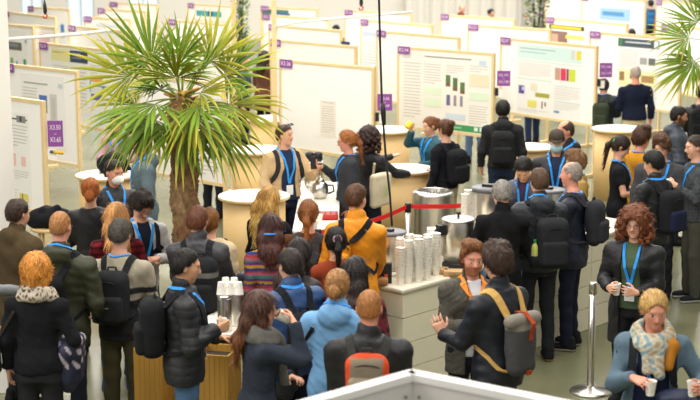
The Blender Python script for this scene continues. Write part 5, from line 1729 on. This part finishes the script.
p = person(336, 229, 352, H=1.62, fem=True, hair='pony', hair_col='#17130f', hair_tie='#d8a0b8', skin='asian', top='#8a3c24', kind='sweater', legs='#22242a', L=('front',), R=('front',), badge=False, lanyard=False, nod=10,
           label='person with black ponytail in a pink hair tie and rust top, before the orange backpack')
p = person(298, 240, 40, H=1.64, fem=True, hair='long', hair_col='#241814', hair_tip='#3a2018', skin='light', top='#2c2320', kind='jacket', legs='#20222a', L=('fold',), R=('fold',), badge=False, lanyard=False,
           label='person with long dark hair in brown jacket between blue jacket and black ponytail')
p = person(308, 202, 4, H=1.66, fem=True, hair='pony', hair_col='#8a5428', hair_tip='#c07a38', hair_len=.26, skin='light', top='#5c3a26', kind='sweater', legs='#20222a', L=('front',), R=('front',), badge=False, lanyard=False, w=1.05,
           label='person with auburn low ponytail in brown jumper by the catering table')
backpack(p, '#3a3c40', 'grey strapped dark backpack on the auburn ponytail woman', size=(.20, .08, .30), z=1.12, strapw=.065)
p = person(271, 215, 345, H=1.66, fem=True, hair='long', hair_col='#3c1c14', hair_tip='#4c241a', hair_tie='#3a8ae0', tie_z=-.06, hair_len=.26, skin='light', top='#8a4a5a', pattern=stripes_multi, kind='sweater', legs='#22242c', lanyard=False,
           R=('front', 1.05, .3), L=('hang',), yaw=14, nod=14, label='person with dark auburn hair in rainbow striped jumper, seen from behind')
p = person(268, 188, 32, H=1.68, fem=True, hair='long', hair_col='#c89a50', hair_tip='#e0b868', hair_len=.34, skin='light', top='#1d1e22', kind='sweater', legs='#20222a', R=('front',), L=('fold',), lanyard=False, nod=22,
           label='person with very long blonde hair in black top beside the nearest drum table')
p = person(209, 209, 12, H=1.66, fem=True, hair='bun', hair_col='#8a5a2c', bun_z=.0, skin='light', top='#cbb896', kind='coat', hem=.62, legs='#2a2c34', L=('fold',), R=('hang',), lanyard=False, w=1.05,
           label='person with brown bun and headband in cream coat beside the palm trunk')
shoulder_bag(p, 1, '#22283a', 'navy shoulder bag hanging on the cream coated woman', z=.98, size=(.17, .07, .18), y=-.06)
p = person(197, 207, 6, H=1.76, hair='short', hair_col='#6a3f2a', skin='light', top='#3c3c40', kind='jacket', collar=True, legs='#24262a', L=('front',), R=('front',), lanyard=False, w=1.02,
           label='person with auburn hair in charcoal jacket, half hidden by the palm trunk')
backpack(p, '#1e1f22', 'large black backpack with grey stripe beside the palm trunk', size=(.29, .17, .46), z=1.14, pattern=grey_band(.38, .55, '#6a6a66'), dx=.06)

# ---- left middle
p = person(138, 190, 150, H=1.72, hair='full', hair_col='#2a1e18', skin='light', top='#c9cdd0', top2='#1e2430', kind='shirt', open_=(.055, .10), fit=.022, hem=.70, legs='#22252c', glasses='#2a2a2c', nod=38, lean=6, yaw=-6,
           R=('fold', 1.12), L=('fold', 1.14), badge=True, label='person in open white shirt and navy tee looking down at their hands, glasses')
backpack(p, '#1c1d20', 'black backpack on the person in the open white shirt', size=(.24, .12, .36), z=1.18)
p = person(90, 179, 356, H=1.68, fem=True, hair='bun', hair_col='#b5652c', bun_z=-.05, skin='light', top='#1c1d20', kind='jacket', fit=.022, hem=.84, legs='#1d1e24', L=('fold',), R=('fold',), lanyard=False,
           label='person with copper red low bun in black jacket, seen from behind at left')
p = person(113, 160, 150, H=1.74, hair='short', hair_col='#2e2824', skin='pink', top='#1f2126', kind='jacket', collar=True, fit=.022, legs='#22242a', mask='cup', nod=12, yaw=-18, sunglasses=True, L=('fold',), R=('fold',),
           label='person wearing a white cup mask and sunglasses on head, dark jacket and blue lanyard')
p = person(143, 133, 256, H=1.78, hair='short', hair_col='#241c18', beard=True, skin='tan', top='#5f6f76', pattern=hoodie_print, kind='sweater', hood=True, fit=.024, legs='#2a2d36', L=('pocket',), R=('pocket',), nod=8, badge=False,
           label='bearded person in grey teal hoodie standing by the palm trunk, facing left')
p = person(117, 113, 190, H=1.62, hair='short', hair_col='#2a201a', skin='light', top='#c09aa0', kind='shirt', legs='#2c3040', L=('fold',), R=('fold',),
           label='person in dusty pink shirt mostly hidden behind the palm fronds at left')
p = person(16, 200, 40, H=1.78, hair='short', hair_col='#3a2a20', skin='light', top='#4c3f2a', kind='coat', hood=True, fit=.05, hem=.6, legs='#20242a', L=('fold',), R=('fold',), lanyard=False, w=1.1,
           label='person in olive brown hooded coat partly hidden behind the white pillar')
p = person(-36, 236, 60, H=1.74, hair='short', hair_col='#3a2a20', skin='pink', top='#8a8f90', kind='sweater', legs='#20242a', R=('hang',), L=('point', (-.12, .50, 1.22), (.2, 1, .45), (.9, 0, .2), .35), lanyard=False,
           label='person in grey sweater beyond the left edge, only a raised hand in view')

# ---- upper centre
p = person(284, 125, 148, H=1.76, fem=True, hair='short', hair_col='#4a2f20', skin='light', top='#c2a67c', top2='#22304c', kind='jacket', open_=(.07, .10), collar=True, fit=.03, hem=.92, legs='#1e2438', sunglasses=True, yaw=-30, nod=-2,
           L=('point', (-.20, .36, 1.25), (-.1, .35, 1), (.6, -.5, 0), .35, (-.6, -.5, -1)), R=('pocket',), w=1.12, mat=CLOTH,
           label='person in beige jacket and navy top gesturing with a phone, sunglasses on head')
ph = MB(); ph.rbox((0, 0, 0), (.075, .012, .15), .005, lin('#15151a')); o = ph.build('phone', PAINT)
o.matrix_world = W_of(p) @ Matrix.Translation((-.165, .375, 1.36)) @ Matrix.Rotation(.25, 4, 'X') @ Matrix.Rotation(-1.0, 4, 'Z')
tag(o, 'black phone in the raised hand of the beige jacketed person', 'phone')
backpack(p, '#2a2b30', 'dark backpack hanging on the beige jacketed person', size=(.24, .12, .34), z=1.12)
p = person(348, 131, 262, H=1.70, fem=True, hair='pony', hair_col='#a86a38', hair_tip='#8a4c24', hair_len=.26, skin='pink', top='#3a3c40', kind='sweater', fit=.026, hem=.72, legs='#24262c', glasses='#8a6a4a', nod=10,
           R=('hold', .10, .33, 1.27, 'lidcup'), L=('hang',), w=1.08, label='person with long ginger ponytail in charcoal sweater holding a lidded coffee cup')
held(p, ['tan coffee cup with dark lid held by the ginger ponytailed woman'])
p = person(369, 129, 38, H=1.66, fem=True, hair='curly', hair_col='#34201a', skin='light', top='#1e1f23', kind='jacket', fit=.024, hem=.84, legs='#2a3040', lanyard=False, nod=6,
           R=('point', (.30, .40, 1.10), (.25, 1, 0), (0, 0, -1), .3), L=('point', (.02, .46, 1.28), (.3, 1, .25), (0, 0, 1), .2), label='person with dark curly bob in black jacket reaching over the drum table')
e = shoulder_bag(p, 1, '#d8cdb0', 'cream cotton tote bag on the shoulder of the curly bobbed woman', z=.98, size=(.18, .05, .20), y=-.10, tot=True)
q = MB(); q.box((.36, -.10, .97), (.004, .09, .11), lin('#b8c48a')); q.build('printed_label', PAINT, e)
p = person(431, 117, 232, H=1.58, fem=True, hair='bun', hair_col='#7a4a2a', bun_z=.04, skin='light', top='#1f4f5e', kind='jacket', fit=.024, legs='#26303c', nod=10, yaw=10, collar=False,
           R=('point', (.04, .30, 1.42), (-.3, .4, .6), (-.8, -.2, 0), .6), L=('front', 1.0, .3), label='person in teal jacket drinking from a yellow mug behind the poster table')
q = MB(); q.lathe([(.035, 0), (.04, .01), (.04, .09), (.036, .092), (.034, .02)], (0, 0, 0), 18, lin('#e8c820')); o = q.build('mug', PAINT)
o.matrix_world = W_of(p) @ Matrix.Translation((.005, .40, 1.47)) @ Matrix.Rotation(.8, 4, 'X'); tag(o, 'yellow mug raised by the person in teal jacket', 'cup')
p = person(446, 120, 318, H=1.70, fem=True, hair='bun', hair_col='#5c3a22', bun_z=.07, skin='light', top='#1b1d22', kind='sweater', hem=.90, legs='#b5a487', L=('hang',), R=('fold',), lanyard=False, nod=8, w=1.05,
           label='person with half-up brown hair in black sweater and beige trousers by the steel bin')
V = Vox((-.14, -.2, -.3), (.14, .05, .05), .008)
backpack(p, '#1a1b1e', 'black backpack on the beige trousered woman by the steel bin', size=(.27, .16, .42), z=1.18, mark=('#5a8a5a', .1, 0, .012, .03))
p = person(503, 101, 4, H=1.78, hair='bowl', hair_col='#15120f', skin='asian', top='#2c2d2f', kind='sweater', hood=True, fit=.026, hem=.90, legs='#26324a', L=('hang',), R=('hang',), lanyard=False, w=1.05,
           label='person with black hair in charcoal hoodie facing the poster boards, from behind')
backpack(p, '#222325', 'rounded black backpack on the person in charcoal hoodie', size=(.28, .16, .44), z=1.17)
p = person(636, 66, 350, H=1.80, hair='balding', hair_col='#b0a498', skin='pink', top='#1d2336', kind='sweater', fit=.024, hem=.92, legs='#cbb894', L=('fold', 1.08), R=('hang',), lanyard=False, w=1.1,
           label='grey haired person in navy sweater and beige trousers reading the far right poster')
p = person(604, 79, 20, H=1.56, hair='short', hair_col='#3a2a22', skin='light', top='#1c2530', kind='jacket', legs='#3a3c30', L=('fold',), R=('fold',), lanyard=True,
           label='person in dark navy jacket partly hidden behind the teal poster board edge')
backpack(p, '#384030', 'olive backpack on the person beside the teal poster board', size=(.26, .14, .42), z=1.1)
p = person(526, 155, 196, H=1.63, hair='bowl', hair_col='#17130f', skin='asian', top='#4a4a5a', top2='#3c2c44', kind='jacket', open_=(.05, .07), collar=True, legs='#20222a', nod=42, lean=12, L=('front', 1.08), R=('front', 1.08),
           label='person with black hair leaning down over the cups, grey jacket over purple shirt')
p = person(557, 131, 190, H=1.76, hair='short', hair_col='#2a2420', skin='light', cap='#4a4238', mask='flat', top='#1f2023', top2='#26304a', kind='jacket', open_=(.05, .06), collar=True, hood=True, legs='#20222a', L=('fold',), R=('fold',), w=1.05,
           label='person wearing a dark cap and pale blue surgical mask in black jacket')
p = person(567, 121, 252, H=1.78, hair='balding', hair_col='#4a382c', skin='pink', top='#1b1c20', kind='jacket', hood=True, fit=.026, legs='#20222a', L=('fold',), R=('hang',), nod=10,
           label='balding person in black hooded jacket and blue lanyard, facing left behind the urns')
p = person(540, 169, 352, H=1.82, hair='short', hair_col='#5c4430', skin='light', top='#2e3238', kind='jacket', hood=True, hem=.84, legs='#26282c', shoes='#1c1c1e', sole='#b8935c', L=('front', 1.05, .3), R=('front', 1.05, .3), w=1.0, yaw=-6, badge=False,
           label='person with short brown hair in slate jacket and black trousers at the counter')
backpack(p, '#26272a', 'large black backpack with a drink bottle in its side pocket', size=(.29, .16, .46), z=1.12, bottle=True, dx=.07)
p = person(573, 162, 292, H=1.82, hair='balding', hair_col='#9a8f84', skin='pink', top='#1b2032', kind='jacket', fit=.03, hem=.78, legs='#1c2030', shoes='#1c1c1e', sole='#cfcac0', L=('front', 1.1, .3), R=('hang',), w=1.06, nod=6, badge=False,
           scarf=None, label='grey haired person in navy jacket with light collar, profile left at the counter')
backpack(p, '#2e2f34', 'dark grey backpack with red tab on the grey haired navy jacket person', size=(.27, .15, .42), z=1.2, mark=('#c83a3a', .08, -.05, .03, .015))
p = person(577, 152, 262, H=1.61, hair='full', hair_col='#7a5636', skin='light', top='#9a7a36', kind='jacket', fit=.026, legs='#2a2c34', L=('fold',), R=('hang',), label='person with brown hair in ochre jacket just behind the grey haired navy jacket person')
p = person(504, 182, 352, H=1.76, hair='short', hair_col='#8f8a82', skin='light', top='#141416', kind='coat', hem=.60, legs='#5a7898', collar=True, L=('point', (-.24, .34, 1.08), (0, 1, 0), (0, 0, -1), .5), R=('front', 1.06, .34), lanyard=False, w=.93, fit=.024, nod=18, lean=5,
           label='person with short silver hair in long black coat filling a cup at the urns')

# ---- right group
p = person(620, 137, 98, H=1.68, fem=True, hair='pony', hair_col='#2e2019', hair_tip='#4a3020', hair_tie='#6ac83c', hair_len=.30, skin='light', top='#1b1c1f', kind='tshirt', short_sleeve=True, hem=.84, legs='#1e2026', nod=28, R=('fold', 1.04), L=('fold', 1.06), badge=False,
           label='person with dark ponytail in a green tie and black t-shirt, looking down')
p = person(641, 128, 62, H=1.72, hair='full', hair_col='#4a2c1c', skin='pink', top='#d0922c', kind='sweater', fit=.022, legs='#2c3040', L=('fold',), R=('fold',), label='person with curly brown hair in mustard sweater beside the drum table')
p = person(662, 136, 198, H=1.78, hair='full', hair_col='#5a3c28', skin='light', top='#45464a', kind='jacket', fit=.03, legs='#24262c', L=('fold',), R=('hang',), yaw=8, nod=18, w=1.08, mat=CLOTH,
           label='person with wavy brown hair in grey wool jacket behind the black haired backpacker')
p = person(655, 152, 318, H=1.76, hair='bowl', hair_col='#141110', skin='asian', top='#222326', kind='jacket', collar=True, fit=.028, hem=.82, legs='#20263a', L=('fold', 1.12), R=('hang',), nod=18, yaw=-10,
           label='person with black hair in black jacket facing left behind the curly haired woman')
backpack(p, '#1f2024', 'black and navy backpack on the black haired person behind the curly haired woman', col2='#20243e', size=(.27, .17, .44), z=1.16)
p = person(678, 107, 95, H=1.76, hair='short', hair_col='#1e1815', beard=True, skin='tan', top='#3a424c', kind='jacket', hood=True, fit=.034, puffy=True, legs='#24262c', L=('fold',), R=('pocket',), lanyard=False,
           label='bearded person in slate puffy jacket with hood, profile right near the right edge')
p = person(697, 136, 262, H=1.80, hair='short', hair_col='#3a2c22', skin='light', top='#3c3f42', pattern=speck, kind='sweater', fit=.024, hem=.86, legs='#4a4a40', shoes='#22242a', sole='#e6e4de', L=('hold', -.05, .30, 1.30), R=('hang',), lanyard=True,
           label='person in speckled grey sweater and grey trousers at the right edge')
held(p, ['paper cup held by the person in speckled grey sweater'])
p = person(702, 85, 10, H=1.76, hair='short', hair_col='#17130f', skin='light', top='#1b1c1f', kind='jacket', legs='#24262c', L=('fold',), R=('hang',), lanyard=False, label='person in black jacket at the far right edge, seen from behind')
backpack(p, '#16171a', 'black backpack on the person at the far right edge', size=(.30, .18, .46), z=1.2)

p = person(636, 210, 206, H=1.68, fem=True, hair='curly', hair_col='#6e3d20', hair_tip='#8a4a22', skin='light', top='#1a1b1e', top2='#4c5c44', kind='jacket', curl=1.12, open_=(.075, .09), hood=True, fit=.032, hem=.55, legs='#1b1c20', glasses='#6a4a3a', nod=4, yaw=-2, badge=True, w=1.12,
           R=('hold', .07, .27, 1.05), L=('point', (-.10, .24, 1.03), (.9, .35, .1), (.2, -1, .1), .5), label='person with big curly red hair and glasses in black parka over olive sweater')
held(p, ['white paper cup held low by the curly red haired woman'])
p = person(655, 292, 190, H=1.68, fem=True, hair='pony', hair_col='#c9a262', hair_tip='#c88a34', skin='pink', top='#5f7482', top2='#1f2640', kind='sweater', open_=(.085, .13), fit=.026, hem=.66, legs='#1f2640', nod=16, yaw=-12, w=1.08, badge=False,
           scarf=dict(col='#bdb6a0', pattern=floral, low=1.22), R=('point', (.13, .26, 1.17), (-.75, .55, -.1), (-.3, -.2, -1), .55), L=('hold', -.25, .30, 1.13), label='blonde person in grey blue cardigan and patterned scarf holding two paper cups')
held(p, ['white paper cup in the outstretched left hand of the blonde woman'])
cup_at(W_of(p) @ Matrix.Translation((.015, .31, 1.075)), 'cup', 'white paper cup held in front of the blonde woman\'s chest')
V = Vox((-.42, .0, -.40), (.08, .40, .16), .012)
V.ell((-.17, .19, .0), (.15, .07, .06), None, .02); V.ell((-.18, .20, -.14), (.13, .05, .18), None, .04)
for i in range(6): V.cone((-.29 + i * .045, .25, .0), (-.30 + i * .05, .24, -.28), .03, .026, .02)
V.ripple(.005, 6, 4)
o = V.mesh('coat', SHELL, None, lin('#1c2340')); place(o, p); o.location.z = 1.03
tag(o, 'navy coat draped over the forearm of the blonde woman', 'coat')
backpack(p, '#26272c', 'dark backpack on the blonde woman in grey blue cardigan', size=(.26, .13, .38), z=1.15)
# ochre hood lining on her shoulder is part of a second scarf
V = Vox((-.25, -.2, 1.15), (.05, .2, 1.5), .01); V.cone((-.085, -.03, 1.40), (-.115, .07, 1.34), .05, .05, .02); V.cone((-.115, .07, 1.34), (-.10, .13, 1.22), .05, .035, .02); V.ripple(.004, 8, 1)
V.mesh('hood_lining', CLOTH, p['root'], lin('#b87a28'))

# ---- centre front pair
p = person(472, 243, 166, H=1.71, hair='quiff', hair_col='#8a5a32', beard='#9a6038', skin='pink', top='#4c4a42', pattern=tweed, top2='#d8dce2', kind='jacket', open_=(.05, .075), collar=True, fit=.03, hem=.74, legs='#20232e', nod=4, yaw=4, mat=CLOTH, lanyard='#f08a1e', lan_w=.05,
           R=('hold', .02, .30, 1.16, 'glass'), L=('fold',), label='person with reddish beard in grey tweed coat, orange lanyard, facing the camera')
held(p, ['clear drinking glass held by the bearded tweed coat man'])
p = person(499, 246, 318, H=1.84, hair='full', hair_col='#3c2a1f', skin='light', top='#1d2129', kind='jacket', collar=True, fit=.028, hem=.80, legs='#5a5a58', w=1.08, nod=4, yaw=4, lanyard=False,
           L=('point', (-.18, .36, 1.16), (-.2, .45, 1), (.75, .55, .2), .25, (-.4, -.4, -1)), R=('fold',), label='person with brown hair in navy jacket and rolltop backpack, gesturing with an open hand')
backpack(p, '#4a4a4c', 'grey rolltop backpack with tan straps and orange leather tab', strap='#c9a25c', size=(.25, .14, .40), z=1.10, roll=True, pattern=lambda P, C, zc, h, dx: np.where((P[:, 2] > zc + h * .72)[:, None], np.array(lin('#857f74')), C))
p = person(356, 185, 6, H=1.87, hair='short', hair_col='#5c3c26', skin='light', top='#e08e14', kind='jacket', collar=True, fit=.026, hem=.82, legs='#20242c', R=('front', 1.0, .3), L=('hang',), lanyard=False, yaw=24, w=1.0,
           label='person in bright orange jacket with matching rucksack queuing at the counter')
backpack(p, '#d88a1c', 'orange rucksack with black top and straps on the orange jacket man', col2='#dc9020', strap='#1b1b1d', size=(.155, .09, .26), z=1.22, dx=-.10, pattern=grey_band(.62, 1.2, '#1d1d1f'))

# ---- far people between the rows
def far(px, py, face, label, **k):
    return person(px, py, face, label=label, fine=.016, lanyard=False, **k)
far(264, 51, 30, 'far person with dark brown hair and long brown coat right of the palm', fem=True, H=1.68, hair='long', hair_col='#2c1a14', top='#6a4436', kind='coat', hem=.6, L=('fold',), R=('fold',))
far(243, 55, 100, 'far person in dark teal jacket seen through the palm fronds', H=1.74, hair='short', hair_col='#201a18', top='#2a3c44')
far(461, 13, 200, 'far person in dark top above the middle boards, ginger hair', fem=True, H=1.66, hair='full', hair_col='#8a4a2c', top='#26302c', kind='sweater', L=('fold',), R=('fold',))
far(491, 9, 150, 'far person with black hair looking over the board before the curtain', H=1.70, hair='bun', fem=True, hair_col='#1b1614', top='#8a8478', kind='sweater')
far(462 + 0, 5, 170, 'far pale person left of the black haired one before the curtain', H=1.72, hair='balding', hair_col='#8a6a5a', skin='pink', top='#d8d0c8', kind='shirt')
far(336, 25, 20, 'far person with black hair behind the rows left of the blue banner', H=1.70, hair='short', hair_col='#15120f', top='#2c2c30')
p = far(651, 0, 5, 'far person with blue backpack between the back right boards', H=1.72, hair='short', hair_col='#2a1e18', top='#2c3c50')
backpack(p, '#2a6a9a', 'bright blue backpack far back at the right', size=(.26, .14, .42), z=1.15)
p = far(663, 0, 330, 'far person in red jacket between the back right boards', H=1.74, hair='short', hair_col='#2a201a', top='#a83a34')
backpack(p, '#2a6a7a', 'teal backpack on the far person in red jacket', size=(.24, .13, .40), z=1.15)
far(632, 29, 10, 'far person whose dark head shows above the grey headed board', H=1.74, hair='short', hair_col='#1c1815', top='#4a4a4e')
far(563, 3, 30, 'far person in dark grey beside the plant, back right', H=1.74, hair='short', hair_col='#2a2420', top='#3a3a44')
far(476, 60, 20, 'person in blue jeans standing behind the green tube poster board', H=1.76, hair='short', hair_col='#3a2a20', top='#8a8478', legs='#5a7292')
far(534, 49, 350, 'person in navy jeans standing behind the swatch poster board', H=1.76, hair='short', hair_col='#3a2a20', top='#5a5a60', legs='#232f50', stride=.12)
far(212, 93, 30, 'person in dark clothes standing behind the board right of the palm trunk', H=1.74, hair='short', hair_col='#2a201a', top='#1c2230')
far(291, 76, 60, 'person in navy jacket whose sleeve shows left of the empty board', H=1.74, hair='short', hair_col='#2a201a', top='#202a40')
